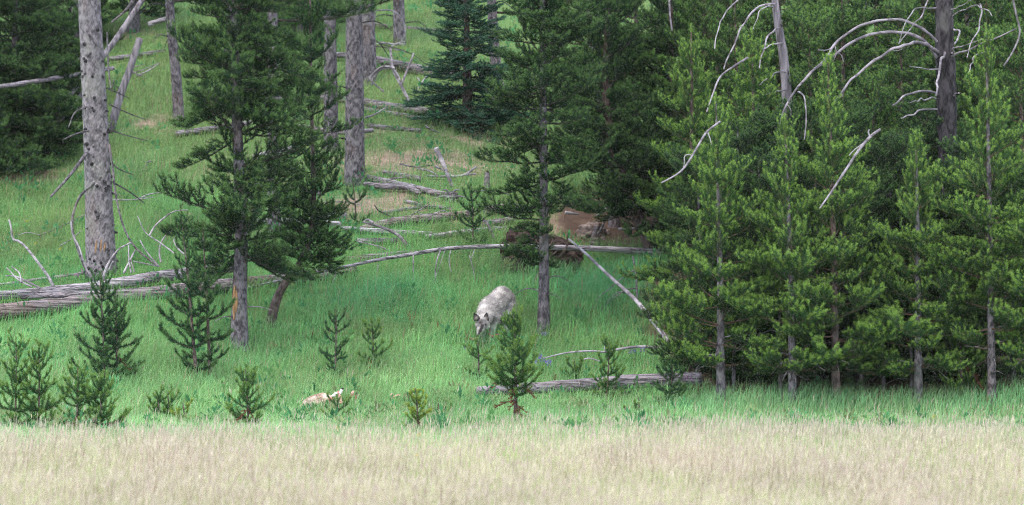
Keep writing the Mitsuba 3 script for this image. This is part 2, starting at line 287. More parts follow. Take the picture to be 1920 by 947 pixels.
# ------------------------------------------------------------------ boughs: a library of branch prototypes
def brush(rng, pts, dens, nl, wd, c0, c1, fa=(32, 62), lift=0.0, c2=None):
    """needles all along the polyline pts"""
    seg = np.diff(pts, axis=0); L = np.linalg.norm(seg, axis=1); tot = L.sum(); n = max(int(tot * dens), 6)
    s = rng.uniform(0, tot, n); cum = np.concatenate([[0], np.cumsum(L)])
    k = np.clip(np.searchsorted(cum, s) - 1, 0, len(L) - 1); t = ((s - cum[k]) / L[k])[:, None]
    p = pts[k] + seg[k] * t; ax = nrm(seg[k])
    r = rng.normal(size=(n, 3)); r = nrm(r - ax * (r * ax).sum(1, keepdims=True))
    a = np.radians(rng.uniform(*fa, n))[:, None]; fr = (s / tot)[:, None]
    d = nrm(ax * np.cos(a * (1 - 0.35 * fr)) + r * np.sin(a) + np.array([0, 0, lift]))
    l = nl * rng.uniform(0.75, 1.15, n)[:, None]; q = nrm(np.cross(d, rng.normal(size=(n, 3)))) * wd / 2
    v = np.stack([p - q, p + q, p + d * l], 1)
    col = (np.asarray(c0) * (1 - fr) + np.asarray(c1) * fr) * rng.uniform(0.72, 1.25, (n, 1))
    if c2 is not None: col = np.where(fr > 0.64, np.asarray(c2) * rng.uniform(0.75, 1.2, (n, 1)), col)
    return v.reshape(-1, 3), np.arange(3 * n).reshape(-1, 3), np.repeat(col, 3, 0)

def make_bough(seed, L, n_side, side, dens, nl, wd, bare, lift, curl, c0, c1, wood=(0.15, 0.105, 0.08), sub=0, flat=0.15, up=0.5, rad=0.011, fa=(32, 62), c2=None):
    rng = np.random.default_rng(seed); V, F, C = [], [], []
    def add(m, col=None):
        V.append(m[0]); F.append(m[1] + sum(len(a) for a in V[:-1])); C.append(m[2] if len(m) > 2 else np.tile(np.asarray(col), (len(m[0]), 1)) * rng.uniform(0.8, 1.2))
    t = np.linspace(0, 1, 11); wob = np.cumsum(rng.normal(0, 0.02, 11))
    stem = np.stack([L * t, L * wob, L * (lift * t + curl * t ** 2)], 1)
    add(tube(stem, [rad * L + 0.003, 0.003], 11, 4, cap=False), wood)
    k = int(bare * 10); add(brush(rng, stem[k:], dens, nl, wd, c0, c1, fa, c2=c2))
    def shoot(p0, d0, l, level):
        u = np.linspace(0, 1, 6)[:, None]
        pts = p0 + d0 * l * u + np.array([0, 0, 1.0]) * up * l * u ** 2 + rng.normal(0, 0.012, 3) * u
        add(tube(pts, [0.004 + 0.004 * l, 0.002], 6, 3, cap=False), wood)
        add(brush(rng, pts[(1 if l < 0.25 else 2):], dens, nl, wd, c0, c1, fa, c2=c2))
        if level and l > 0.22:
            for sd in (-1, 1):
                for q in range(2):
                    i = 2 + q + rng.integers(0, 2); a = sd * rng.uniform(0.5, 0.9)
                    dd = np.array([d0[0] * math.cos(a) - d0[1] * math.sin(a), d0[0] * math.sin(a) + d0[1] * math.cos(a), rng.uniform(-0.05, 0.25)])
                    shoot(pts[i], nrm(dd), l * rng.uniform(0.3, 0.5), 0)
    for m in range(n_side):
        tt = bare * 0.75 + (0.97 - bare * 0.75) * ((m + rng.uniform(0.1, 0.9)) / n_side) ** 0.8
        p0 = np.array([np.interp(tt, t, stem[:, a]) for a in range(3)])
        ang = rng.uniform(0.55, 1.05) * (1 if m % 2 else -1)
        d0 = nrm(np.array([math.cos(ang), math.sin(ang), rng.normal(flat, 0.15)]))
        shoot(p0, d0, side * L * (1.1 - 0.65 * tt) * rng.uniform(0.7, 1.2), sub)
    return np.vstack(V), np.vstack(F), np.vstack(C)

LIB = {}
def library(name, n, L, **kw):
    out = []
    for s in range(n):
        g = f'{name}_bough_shape_{s}'; v, f, c = make_bough(hash_seed(name) + s, L, **kw)
        scene[g] = {'type': 'shapegroup', 'bough': mikit.ply((v, f), 'foliage', color=c)}
        out.append(g)
    LIB[name] = (out, L)
def hash_seed(s): return sum(ord(ch) * (k + 7) * 31 for k, ch in enumerate(s)) % 99991
FL = (42, 74)
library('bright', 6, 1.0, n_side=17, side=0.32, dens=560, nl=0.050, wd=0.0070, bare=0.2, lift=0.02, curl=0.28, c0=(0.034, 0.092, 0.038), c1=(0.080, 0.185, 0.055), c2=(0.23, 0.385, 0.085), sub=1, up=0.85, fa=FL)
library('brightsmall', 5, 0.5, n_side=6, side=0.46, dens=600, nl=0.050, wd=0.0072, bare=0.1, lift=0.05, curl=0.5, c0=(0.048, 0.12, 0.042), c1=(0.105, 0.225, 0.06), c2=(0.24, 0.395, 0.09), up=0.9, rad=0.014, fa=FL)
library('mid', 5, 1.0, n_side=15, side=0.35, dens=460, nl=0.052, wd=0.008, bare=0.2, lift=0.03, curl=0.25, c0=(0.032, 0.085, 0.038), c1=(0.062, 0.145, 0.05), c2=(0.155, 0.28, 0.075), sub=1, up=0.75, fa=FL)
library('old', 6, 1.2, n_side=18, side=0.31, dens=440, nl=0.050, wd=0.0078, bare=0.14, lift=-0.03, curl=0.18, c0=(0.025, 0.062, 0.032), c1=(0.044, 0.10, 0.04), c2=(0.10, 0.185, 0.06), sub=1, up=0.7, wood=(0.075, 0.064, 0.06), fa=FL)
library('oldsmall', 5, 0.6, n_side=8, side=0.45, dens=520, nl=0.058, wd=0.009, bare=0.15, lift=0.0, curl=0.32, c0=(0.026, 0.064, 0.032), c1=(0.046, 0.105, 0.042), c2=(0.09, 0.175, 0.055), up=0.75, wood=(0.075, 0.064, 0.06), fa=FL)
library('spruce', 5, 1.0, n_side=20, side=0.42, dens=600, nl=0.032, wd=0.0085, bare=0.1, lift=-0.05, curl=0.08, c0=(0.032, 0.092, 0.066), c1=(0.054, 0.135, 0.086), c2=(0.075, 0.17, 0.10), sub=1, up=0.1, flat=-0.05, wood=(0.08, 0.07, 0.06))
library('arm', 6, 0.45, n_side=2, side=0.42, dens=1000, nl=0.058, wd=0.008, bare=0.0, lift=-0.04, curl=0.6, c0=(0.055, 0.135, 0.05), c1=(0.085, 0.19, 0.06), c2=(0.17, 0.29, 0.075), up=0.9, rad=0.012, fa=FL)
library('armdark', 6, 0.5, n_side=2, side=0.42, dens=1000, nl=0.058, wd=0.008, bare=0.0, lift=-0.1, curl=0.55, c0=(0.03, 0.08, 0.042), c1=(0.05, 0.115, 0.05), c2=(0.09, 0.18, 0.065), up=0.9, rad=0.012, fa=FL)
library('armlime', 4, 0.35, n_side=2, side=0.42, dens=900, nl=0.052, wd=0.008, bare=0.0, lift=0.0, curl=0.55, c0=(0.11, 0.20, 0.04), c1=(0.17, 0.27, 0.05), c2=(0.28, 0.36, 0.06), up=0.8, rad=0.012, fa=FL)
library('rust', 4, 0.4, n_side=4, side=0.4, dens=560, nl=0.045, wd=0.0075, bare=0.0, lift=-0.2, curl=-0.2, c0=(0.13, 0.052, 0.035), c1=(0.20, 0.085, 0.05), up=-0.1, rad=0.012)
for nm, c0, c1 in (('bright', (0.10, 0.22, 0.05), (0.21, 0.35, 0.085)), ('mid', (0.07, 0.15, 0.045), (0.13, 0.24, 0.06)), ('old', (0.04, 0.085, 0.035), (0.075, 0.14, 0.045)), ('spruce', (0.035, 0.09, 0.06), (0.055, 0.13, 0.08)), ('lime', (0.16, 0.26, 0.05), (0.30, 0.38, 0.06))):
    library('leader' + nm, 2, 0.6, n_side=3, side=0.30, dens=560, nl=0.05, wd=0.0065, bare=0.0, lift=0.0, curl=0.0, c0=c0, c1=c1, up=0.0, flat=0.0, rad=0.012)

def place(g, parent, p, az, el, s, name='bough', roll=0.0, stretch=1.0, label=None):
    ca, sa, ce, se, cr, sr = math.cos(az), math.sin(az), math.cos(el), math.sin(el), math.cos(roll), math.sin(roll)
    R = np.array([[ca, -sa, 0], [sa, ca, 0], [0, 0, 1]]) @ np.array([[ce, 0, -se], [0, 1, 0], [se, 0, ce]]) @ np.array([[1, 0, 0], [0, cr, -sr], [0, sr, cr]])
    M = np.eye(4); M[:3, :3] = R @ np.diag([s * stretch, s, s]); M[:3, 3] = p
    k = key(name, parent); scene[k] = {'type': 'instance', 'to_world': T4(M), 'group': {'type': 'ref', 'id': g}}
    if label: labels[k] = {'label': label}
    return k

def pine(name, label, cat, line, r0, lmax, lib, small, leader, lo=0.15, whorl=0.28, per=5, elev=(0.0, 0.9), seed=1, group=None, bark='bark_brown', dead=0, r1=0.012, power=0.8, sides=9, only=None, lead=True, start=0.7, rough=0.06, skip=0.0, vary=(0.72, 1.15), elj=0.12):
    """line: 3-D points from the base to the top"""
    rng = np.random.default_rng(seed); k = thing(name, label, cat, group)
    line = np.asarray(line, float); H = np.linalg.norm(np.diff(catmull(line, 60), axis=0), axis=1).sum()
    axis = catmull(line, 80); sc = np.linspace(0, 1, 80)
    b = line.copy(); b[0] = b[0] - nrm(b[1] - b[0]) * 0.12
    rad = [r0 * 1.3, r0 * 1.05] + [r0 + (r1 - r0) * t for t in np.linspace(0.12, 1, 8)]
    part('trunk', k, tube(b, rad, max(14, int(H * 6)), sides, rough, seed), bark, smooth=True)
    def on(t): return np.array([np.interp(t, sc, axis[:, a]) for a in range(3)])
    hh = lo * H; w = 0; az0 = rng.uniform(0, 6.28)
    while hh < H - 0.12:
        u = (hh - lo * H) / (H - lo * H)
        prof = min(1.0, start + u * 1.4) * (1 - u) ** power + 0.10
        az0 += 2.4
        for m in range(per):
            l = lmax * prof * rng.uniform(*vary)
            if rng.uniform() < skip: continue
            az = az0 + m * 2 * math.pi / per + rng.normal(0, 0.2); el = elev[0] + (elev[1] - elev[0]) * u ** 1.3 + rng.normal(0, elj)
            if only and not only(az, hh): continue
            use = small if (l < 0.55 * LIB[lib][1] and small) else lib
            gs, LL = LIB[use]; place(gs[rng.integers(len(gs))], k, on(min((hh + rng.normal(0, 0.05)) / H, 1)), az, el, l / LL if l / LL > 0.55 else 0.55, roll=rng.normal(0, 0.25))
        hh += whorl * (1.15 - 0.35 * u) * rng.uniform(0.8, 1.2)
    if lead:
        gs, LL = LIB[leader]; d = nrm(axis[-1] - axis[-8]); ln = min(0.55, 0.22 * H)
        place(gs[seed % 2], k, axis[-1] - d * ln * 0.75, math.atan2(d[1], d[0]), math.asin(d[2]), ln / LL, 'leader')
    for m in range(dead):
        t = rng.uniform(0.07, max(lo * 1.5, 0.2)); p = on(t); az = rng.uniform(0, 6.28); l = rng.uniform(0.25, 0.7)
        d = np.array([math.cos(az), math.sin(az), 0])
        part('dead_branch', k, tube([p, p + d * l * 0.5 + [0, 0, 0.04], p + d * l + [0, 0, rng.uniform(-0.15, 0.08)]], [0.012, 0.004], 7, 4), 'wood_grey', smooth=True)
    return k

def limb(parent, pts, r, bsdf='wood_pale', name='branch', n=18, sides=6, label=None, rough=0.12, seed=0):
    bsdf = {'wood_pale': 'limb_pale', 'wood_grey': 'limb_grey'}.get(bsdf, bsdf)
    return part(name, parent, tube(pts, r, n, sides, rough, seed), bsdf, smooth=True, label=label)

# ------------------------------------------------------------------ mature trunks
def upright(base, *pxs, Y=None):
    b = gp(*base); Y = Y or b[1]; return [b] + [P(px, py, Y) for px, py in pxs]

# the big pale trunk on the left
L = upright((190, 522), (186, 400), (180, 250), (172, 90), (166, -40), (160, -260), (156, -520))
big = thing('lodgepole_pine', 'tall pale grey pine trunk with black knots and broken branches, behind the stacked logs', 'pine tree')
part('trunk', big, tube(L, [0.26, 0.225, 0.205, 0.19, 0.175, 0.13, 0.06], 70, 18, 0.05, 3), 'bark_pale', smooth=True)
rg = np.random.default_rng(5); ms = []
ax = catmull(L, 200)
for kx in range(60):
    a = rg.uniform(0.02, 0.55); p = ax[int(a * 199)]; r = np.interp(a, np.linspace(0, 1, 7), [0.26, 0.225, 0.205, 0.19, 0.175, 0.13, 0.06])
    az = rg.uniform(math.pi, 2 * math.pi); d = np.array([math.cos(az), math.sin(az), 0]); s_ = rg.uniform(0.014, 0.032)
    ms.append(tube([p + d * (r - 0.03), p + d * (r + 0.012), p + d * (r + rg.uniform(0.02, 0.05)) + [0, 0, -0.012]], [s_ * 1.4, s_, s_ * 0.6], 4, 6))
kn = part('knots', big, join(ms), 'bark_charred'); labels[kn] = {'kind': 'stuff', 'label': 'black branch stubs dotted over the pale bark'}
yb = L[0][1]
for ln, r in (([(163, 287), (130, 330), (95, 369)], (0.03, 0.018)), ([(205, 270), (212, 320), (217, 365), (230, 420), (252, 462), (296, 500)], (0.02, 0.016)),
              ([(208, 340), (240, 358), (271, 381)], (0.014, 0.008)), ([(205, 196), (240, 212), (272, 224)], (0.012, 0.006)), ([(206, 244), (238, 254), (276, 264)], (0.012, 0.006)),
              ([(166, 65), (180, 85), (195, 112)], (0.014, 0.008)), ([(200, 165), (225, 176), (243, 185)], (0.012, 0.006)), ([(208, 305), (225, 318), (250, 328)], (0.012, 0.006)),
              ([(177, 343), (155, 362), (142, 385), (135, 418), (142, 455), (158, 500), (176, 528)], (0.022, 0.02)), ([(201, 60), (203, 120), (208, 165), (214, 150)], (0.016, 0.01)),
              ([(165, 245), (140, 252), (118, 262)], (0.018, 0.008)), ([(163, 200), (140, 212), (128, 240)], (0.018, 0.008))):
    limb(big, at_depth(ln, yb - 0.2, yb - 0.7), r, 'bark_grey' if r[0] > 0.015 else 'bark_charred', 'dead_branch')
gs, LL = LIB['old']
def crown_above(k, L, n, lo, hi, length, seed):
    r = np.random.default_rng(seed); A = catmull(L, 100)
    for m in range(n):
        t = lo + (hi - lo) * m / n; place(gs[r.integers(len(gs))], k, A[int(t * 99)], m * 2.4, r.normal(0, 0.15) + 0.3 * t, length * (1.15 - 0.6 * (t - lo) / (hi - lo)) / LL)
crown_above(big, L, 22, 0.68, 1.0, 1.9, 2)
cp = P(188, 463, yb); sc_ = [tube([cp + [dx - 0.012, -0.228, -dz], cp + [dx, -0.236, 0], cp + [dx + 0.008, -0.23, dz]], [0.006, 0.016, 0.006], 7, 6, 0.3, 1) for dx, dz in ((-0.05, 0.1), (0.09, 0.07), (0.03, 0.13))]
def scar(p, n, uv): return mix((0.20, 0.11, 0.055), (0.42, 0.25, 0.12), fbm(p.x * 30, p.y * 30, p.z * 9, 3))
scene['scar_wood'] = {'type': 'twosided', 'b': {'type': 'principled', 'base_color': proc(scar), 'roughness': 0.8, 'specular': 0.2}}
part('bark_scar', big, join(sc_), 'scar_wood', smooth=True, label='orange rotten patch near the foot of the pale trunk')

# mid-left pine with the orange scar
L = upright((448, 655), (449, 560), (452, 420), (443, 200), (438, 0), (434, -200), (432, -330))
t2 = pine('lodgepole_pine', 'dark bushy pine with an orange bark scar low on its straight grey trunk', 'pine tree', L, 0.125, 1.7, 'old', 'oldsmall', 'leaderold', lo=0.26, whorl=0.12, per=5, skip=0.22, vary=(0.3, 1.2), elj=0.34, elev=(-0.28, 0.5), seed=22, bark='bark_grey', power=0.5, start=0.55, dead=5)
cp = P(446, 562, L[0][1])
part('bark_scar', t2, join([tube([cp + [-0.045, -0.105, 0.22], cp + [-0.05, -0.118, 0.02], cp + [-0.055, -0.112, -0.3]], [0.01, 0.032, 0.012], 12, 8, 0.15, 4), tube([cp + [-0.02, -0.112, 0.15], cp + [-0.015, -0.122, -0.05], cp + [-0.03, -0.118, -0.2]], [0.008, 0.026, 0.008], 10, 8, 0.15, 5)]), 'scar_wood', smooth=True, label='long orange scar of bare wood')
L = at_depth([(508, 613), (513, 580), (530, 538), (566, 488), (584, 430), (588, 380), (585, 230), (582, 60), (580, -120)], 81.0, 81.0); L[0] = gp(508, 613); L[1:, 1] = L[0][1]; L = np.array([L[0]] + [P(*q_, L[0][1]) for q_ in [(513, 580), (530, 538), (566, 488), (584, 430), (588, 380), (585, 230), (582, 60), (580, -120)]])
pine('lodgepole_pine', 'dark pine whose crooked brown foot bends right before the trunk rises', 'pine tree', L, 0.075, 0.82, 'old', 'oldsmall', 'leaderold', lo=0.385, whorl=0.14, per=5, skip=0.22, vary=(0.3, 1.25), elj=0.34, elev=(-0.15, 0.5), seed=34, bark='bark_brown', power=0.45, start=0.7)

# trunks standing farther up the slope
for (bx, tops, r, lab, lim) in (((665, 345), [(665, 200), (664, 50), (663, -120), (662, -420)], 0.165, 'thick speckled grey trunk left of the grassy gap, the nearer of a pair', 12),
                                 ((692, 160), [(690, 60), (688, -60), (686, -300)], 0.14, 'shaded trunk close behind the thick speckled grey trunk', 8),
                                 ((621, 285), [(620, 150), (618, 0), (616, -300)], 0.12, 'grey trunk half hidden by dark boughs, left of the thick speckled trunk', 8),
                                 ((749, 84), [(748, 20), (746, -80), (745, -320)], 0.115, 'short visible foot of a grey trunk at the top edge, in the grassy gap', 8),
                                 ((335, 225), [(330, 140), (320, 40), (316, -60), (310, -320)], 0.095, 'slim brown trunk at the top edge left of the dark bushy pine', 8),
                                 ((936, 200), [(928, 100), (922, 0), (916, -250)], 0.1, 'grey trunk standing just right of the blue green spruce', 6),
                                 ((515, 440), [(513, 320), (512, 120), (510, -60), (508, -280)], 0.1, 'grey trunk glimpsed through the boughs right of the scarred pine', 6)):
    L = upright(bx, *tops); k = thing('lodgepole_pine', lab, 'pine tree')
    part('trunk', k, tube([L[0] - [0, 0, 0.1]] + L, [r * 1.5, r * 1.15] + [r * (1 - 0.11 * q_) for q_ in range(len(L) - 1)], 46, 14, 0.06, int(bx[0])), 'bark_grey', smooth=True)
    crown_above(k, L, lim, 0.62, 1.0, 1.5, int(bx[0]))
    rr = np.random.default_rng(int(bx[0]))
    for m in range(5):
        p = catmull(L, 50)[rr.integers(6, 40)]; a = rr.uniform(3.0, 6.4); d = np.array([math.cos(a), math.sin(a) * 0.6, 0])
        limb(k, [p + d * r * 0.6, p + d * (r + 0.25) + [0, 0, 0.03], p + d * (r + rr.uniform(0.35, 0.7)) + [0, 0, -rr.uniform(0.05, 0.3)]], (0.014, 0.005), 'bark_charred', 'dead_branch', 8, 4)

# dark pines in the top left corner
for (b, top, lm, sd, lab) in (((22, 300), (30, -260), 1.45, 41, 'very dark pine filling the top left corner, its pale foot at the left edge'), ((88, 215), (95, -240), 1.1, 43, 'very dark pine behind, between the left corner and the pale trunk')):
    L = upright(b, (b[0] + 3, b[1] - 80), (b[0] + 6, 60), top)
    pine('lodgepole_pine', lab, 'pine tree', L, 0.12, lm, 'old', 'oldsmall', 'leaderold', lo=0.1, whorl=0.2, per=7, elev=(-0.25, 0.4), seed=sd, bark='bark_grey', power=0.5)
for (b, top, lm, sd, lab) in (((250, 60), (252, -280), 1.3, 45, 'dark pine at the top edge right of the pale trunk, above the slope'), ((140, 90), (142, -300), 1.4, 46, 'dark pine farthest back behind the pale trunk'), ((-40, 330), (-36, -240), 1.5, 47, 'dark pine mostly beyond the left edge'), ((430, 120), (430, -300), 1.3, 48, 'dark pine far up the slope behind the scarred pine'), ((560, 60), (560, -320), 1.3, 49, 'dark pine far up the slope at the top edge behind the crooked pine')):
    L = upright(b, (b[0] + 3, b[1] - 80), (b[0] + 2, top[1] / 2), top)
    pine('lodgepole_pine', lab, 'pine tree', L, 0.12, lm, 'old', None, 'leaderold', lo=0.1 if b[0] != 250 else 0.2, whorl=0.3, per=6, elev=(-0.25, 0.4), seed=sd, bark='bark_grey', power=0.5, skip=0.15, vary=(0.5, 1.2))
# centre pines
L = upright((1019, 628), (1020, 500), (1019, 300), (1018, 100), (1017, -80), (1016, -260))
pine('lodgepole_pine', 'straight grey pine right of the wolf, bare below the long arching dead pole', 'pine tree', L, 0.088, 0.98, 'old', 'oldsmall', 'leaderold', lo=0.22, whorl=0.16, per=6, skip=0.1, vary=(0.4, 1.2), elj=0.3, only=lambda az, hh: not (math.cos(az) > 0.2 and hh < 2.3), elev=(-0.22, 0.55), seed=51, bark='bark_grey', power=0.42, start=0.75, dead=4)
L = upright((1228, 486), (1213, 440), (1186, 385), (1158, 300), (1143, 240), (1135, 150), (1140, 20), (1142, -180), (1143, -330))
pine('lodgepole_pine', 'dark pine with a leaning brown trunk in the dense middle of the wood', 'pine tree', L, 0.115, 1.15, 'old', 'oldsmall', 'leaderold', lo=0.08, whorl=0.2, per=6, skip=0.12, vary=(0.4, 1.2), elj=0.3, only=lambda az, hh: not (math.cos(az) < -0.1 and hh < 1.3), elev=(-0.25, 0.55), seed=57, bark='bark_brown', power=0.4, start=0.7)
L = upright((1265, 420), (1262, 250), (1258, 50), (1255, -250))
pine('lodgepole_pine', 'dark pine behind, between the leaning trunk and the bright young pines', 'pine tree', L, 0.09, 1.0, 'old', 'oldsmall', 'leaderold', lo=0.06, whorl=0.26, per=6, elev=(-0.2, 0.5), seed=59, bark='bark_brown', power=0.45)
L = upright((1152, 425), (1135, 250), (1100, 0), (1096, -180))
pine('lodgepole_pine', 'pine in the middle distance behind the straight grey pine, with lighter tips', 'pine tree', L, 0.085, 1.0, 'mid', None, 'leadermid', lo=0.36, whorl=0.26, per=5, elev=(-0.1, 0.5), seed=61, bark='bark_grey', power=0.45)
# spruce
L = upright((876, 232), (876, 120), (874, 0), (873, -75))
pine('spruce_tree', 'blue green spruce with dense pointed crown on the upper slope', 'spruce', L, 0.09, 1.05, 'spruce', None, 'leaderspruce', lo=0.03, whorl=0.17, per=8, elev=(-0.18, 0.5), seed=63, bark='bark_brown', power=0.85, start=0.9)

# ------------------------------------------------------------------ young pines of the right thicket
YP = [((1352, 757), (1349, 450), (1342, 190), 1.12, 'bright', 71, 'bright young pine at the left front of the thicket, candle below a curved dead branch', 0.17),
      ((1486, 762), (1482, 500), (1472, 232), 1.0, 'bright', 72, 'bright young pine second from the left along the front of the thicket', 0.2),
      ((1568, 758), (1562, 420), (1552, 118), 1.1, 'bright', 73, 'tall bright young pine under the big drooping dead arches', 0.18),
      ((1722, 762), (1721, 500), (1718, 262), 1.05, 'bright', 74, 'bright young pine with slim trunk, left of the small pine with an orange branch', 0.2),
      ((1860, 757), (1856, 420), (1849, 60), 1.1, 'bright', 75, 'tall bright young pine near the right edge with stout bare lower trunk', 0.24),
      ((1948, 762), (1952, 500), (1955, 180), 1.05, 'bright', 76, 'young pine at the right edge, only its left boughs in view', 0.16)]
for b, m, t, lm, lib, sd, lab, lo in YP:
    pine('young_pine', lab, 'pine tree', upright(b, m, t), 0.062, lm, lib, 'brightsmall', 'leaderbright', lo=lo * 0.65, whorl=0.28, per=5, skip=0.06, vary=(0.6, 1.2), elj=0.2, elev=(-0.12, 0.85), seed=sd, bark='bark_grey' if sd != 73 else 'bark_brown', dead=6, r1=0.012, power=0.85, start=0.8)
bg = [((1292, 600), (1296, 60), 0.95, 'bright', 81, 'young pine at the left rear of the thicket beside the dark pines'),
      ((1413, 640), (1410, 70), 1.0, 'bright', 82, 'young pine with twin top candles before the leaning grey snag'),
      ((1640, 640), (1636, 165), 1.0, 'mid', 83, 'young pine behind the front row, between the arches and the charred snag'),
      ((1790, 640), (1782, 255), 0.95, 'mid', 84, 'young pine in front of the charred snag foot'),
      ((1915, 600), (1912, 50), 1.0, 'mid', 85, 'shaded young pine behind the tallest one at the right'),
      ((1520, 600), (1516, 40), 1.05, 'mid', 86, 'young pine at the rear, tip near the first dead arch'),
      ((1690, 560), (1688, 20), 1.05, 'mid', 87, 'rear young pine whose tip shows above the dead arches'),
      ((1380, 540), (1376, -60), 1.1, 'mid', 88, 'rear pine at the top edge left of the leaning grey snag'),
      ((1580, 520), (1577, -110), 1.15, 'mid', 89, 'rear pine at the top edge between the two snags'),
      ((1850, 500), (1846, -100), 1.1, 'mid', 90, 'rear pine at the top edge right of the charred snag'),
      ((1730, 470), (1728, -150), 1.15, 'mid', 91, 'farther rear pine behind the charred snag'),
      ((1460, 450), (1458, -160), 1.15, 'mid', 92, 'farther rear pine behind the leaning grey snag'),
      ((1320, 470), (1318, -120), 1.1, 'mid', 93, 'farther rear pine at the left rear of the thicket'),
      ((1945, 470), (1945, -150), 1.15, 'mid', 94, 'farther rear pine at the right edge'),
      ((1345, 330), (1345, -260), 1.3, 'mid', 97, 'rearmost pine at the top edge, left of the leaning snag'),
      ((1530, 320), (1530, -270), 1.3, 'mid', 98, 'rearmost pine at the top edge between the leaning snag and the arches'),
      ((1715, 320), (1715, -260), 1.3, 'mid', 99, 'rearmost pine at the top edge just left of the charred snag'),
      ((1890, 330), (1890, -260), 1.3, 'mid', 100, 'rearmost pine at the top edge near the right corner'),
      ((1190, 300), (1190, -280), 1.3, 'old', 126, 'rearmost dark pine at the top edge behind the leaning trunk'),
      ((1640, 380), (1640, -220), 1.2, 'old', 95, 'dark pine deepest in the thicket behind the arches'),
      ((1810, 370), (1810, -220), 1.2, 'old', 96, 'dark pine deepest in the thicket on the right')]
for b, t, lm, lib, sd, lab in bg:
    L = upright(b, ((b[0] + t[0]) / 2 + 3, (b[1] + t[1]) / 2), t)
    pine('young_pine', lab, 'pine tree', L, 0.06, lm, lib, {'bright': 'brightsmall', 'mid': None, 'old': None}[lib], {'bright': 'leaderbright'}.get(lib, 'leadermid'), lo=0.08, whorl=0.36, per=6, elev=(-0.15, 0.7), seed=sd, dead=2, power=0.65, start=0.8)
for m, (px, py, h_, lab) in enumerate(((1425, 715, 480, 'shaded pine between the first and second front trunks'), (1530, 712, 470, 'shaded pine between the second and the tall front trunk'), (1612, 722, 520, 'shaded pine just right of the tall front trunk'), (1668, 700, 430, 'shaded pine left of the slim front trunk'),
                                       (1770, 715, 500, 'shaded pine behind the small pine with an orange branch'), (1822, 700, 430, 'shaded pine left of the stout bare trunk'), (1898, 712, 480, 'shaded pine right of the stout bare trunk'), (1310, 700, 470, 'shaded pine at the left flank of the thicket'), (1580, 670, 380, 'shaded pine deep behind the tall front trunk'), (1470, 670, 380, 'shaded pine deep behind the second front trunk'), (1385, 680, 400, 'shaded pine deep behind the left front trunk'), (1740, 660, 380, 'shaded pine deep behind the slim front trunk'))):
    pine('young_pine', lab, 'pine tree', upright((px, py), (px + 3, (py + h_ - 160) / 2), (px - 2, h_ - 160)), 0.045, 0.85, 'old', None, 'leaderold', lo=0.02, whorl=0.27, per=6, elev=(-0.1, 0.5), seed=140 + m, bark='bark_grey', dead=7, power=0.6, start=0.8)
# thin shaded stems low in the thicket
for m, (bx, by, tx, ty, lab) in enumerate(((1458, 760, 1462, 560, 'thin bare stem beside the second front trunk'), (1614, 756, 1608, 600, 'thin crooked bare stem right of the tall front trunk'), (1655, 757, 1652, 580, 'dark stem in the deep shade of the thicket'), (1708, 758, 1704, 600, 'pale thin stem just left of the slim front trunk'), (1372, 750, 1374, 560, 'dark thin stem beside the left front trunk'))):
    k = thing('bare_sapling', lab, 'dead tree'); L = upright((bx, by), ((bx + tx) / 2 + 3, (by + ty) / 2), (tx, ty), Y=gp(bx, by)[1] + 0.5); L[0] = np.array([L[1][0], L[1][1], ground(L[1][0], L[1][1]) - 0.05])
    part('trunk', k, tube(L, [0.035, 0.026, 0.014], 14, 7, 0.12, m), 'bark_grey', smooth=True)
    for q_ in range(3):
        p = catmull(L, 20)[5 + 4 * q_]; a = 1.3 * q_ + m; limb(k, [p, p + [0.18 * math.cos(a), 0.1 * math.sin(a), 0.03], p + [0.4 * math.cos(a), 0.2 * math.sin(a), -0.06]], (0.01, 0.004), 'wood_grey', 'dead_branch', 7, 4)
# small pine with the orange dead branch
k = pine('young_pine', 'small slender pine with one hanging orange dead bough before the thicket', 'pine tree', upright((1803, 752), (1802, 660), (1800, 556)), 0.026, 0.52, 'brightsmall', None, 'leaderbright', lo=0.1, whorl=0.24, per=5, elev=(0.1, 0.9), seed=97, r1=0.01, power=0.6)
place(LIB['rust'][0][1], k, upright((1803, 752), (1804, 682))[1] + [0, -0.05, 0], -0.5, -0.55, 0.85, 'rusty_bough', stretch=1.3, label='hanging orange brown dead bough')

# ------------------------------------------------------------------ saplings in the grass
def sapling(label, b, t, lm, lib, leader, seed, per=4, whorl=0.16, lo=0.08, elev=(0.0, 0.75), stems=None, r=0.018, power=0.65, rust=0, name='pine_sapling'):
    k = pine(name, label, 'sapling', upright(b, ((b[0] + t[0]) / 2 + 1, (b[1] + t[1]) / 2), t), r, lm, lib, None, leader, lo=lo, whorl=whorl, per=per, elev=elev, seed=seed, r1=0.006, power=power, sides=6)
    rr = np.random.default_rng(seed)
    for m in range(rust):
        p = upright(b, (b[0] + rr.uniform(-4, 4), b[1] - rr.uniform(0.12, 0.4) * (b[1] - t[1])))[1]; place(LIB['rust'][0][m % 4], k, p, rr.uniform(3.0, 6.4), rr.uniform(-0.5, 0.1), rr.uniform(0.5, 0.85), 'rusty_bough', label='rust brown dead bough')
    return k
sapling('dark pine sapling in front of the log stack, taller stem on the left', (196, 712), (188, 520), 0.55, 'armdark', 'leaderold', 101, per=5, whorl=0.19, lo=0.05)
sapling('shorter dark pine sapling in front of the log stack, right of its pair', (219, 710), (216, 555), 0.46, 'armdark', 'leaderold', 102, per=4, whorl=0.18, rust=1, lo=0.05)
sapling('tall dark pine sapling left of the scarred pine, left of the pair', (368, 706), (340, 400), 0.56, 'armdark', 'leaderold', 103, per=4, whorl=0.27, lo=0.06, r=0.03)
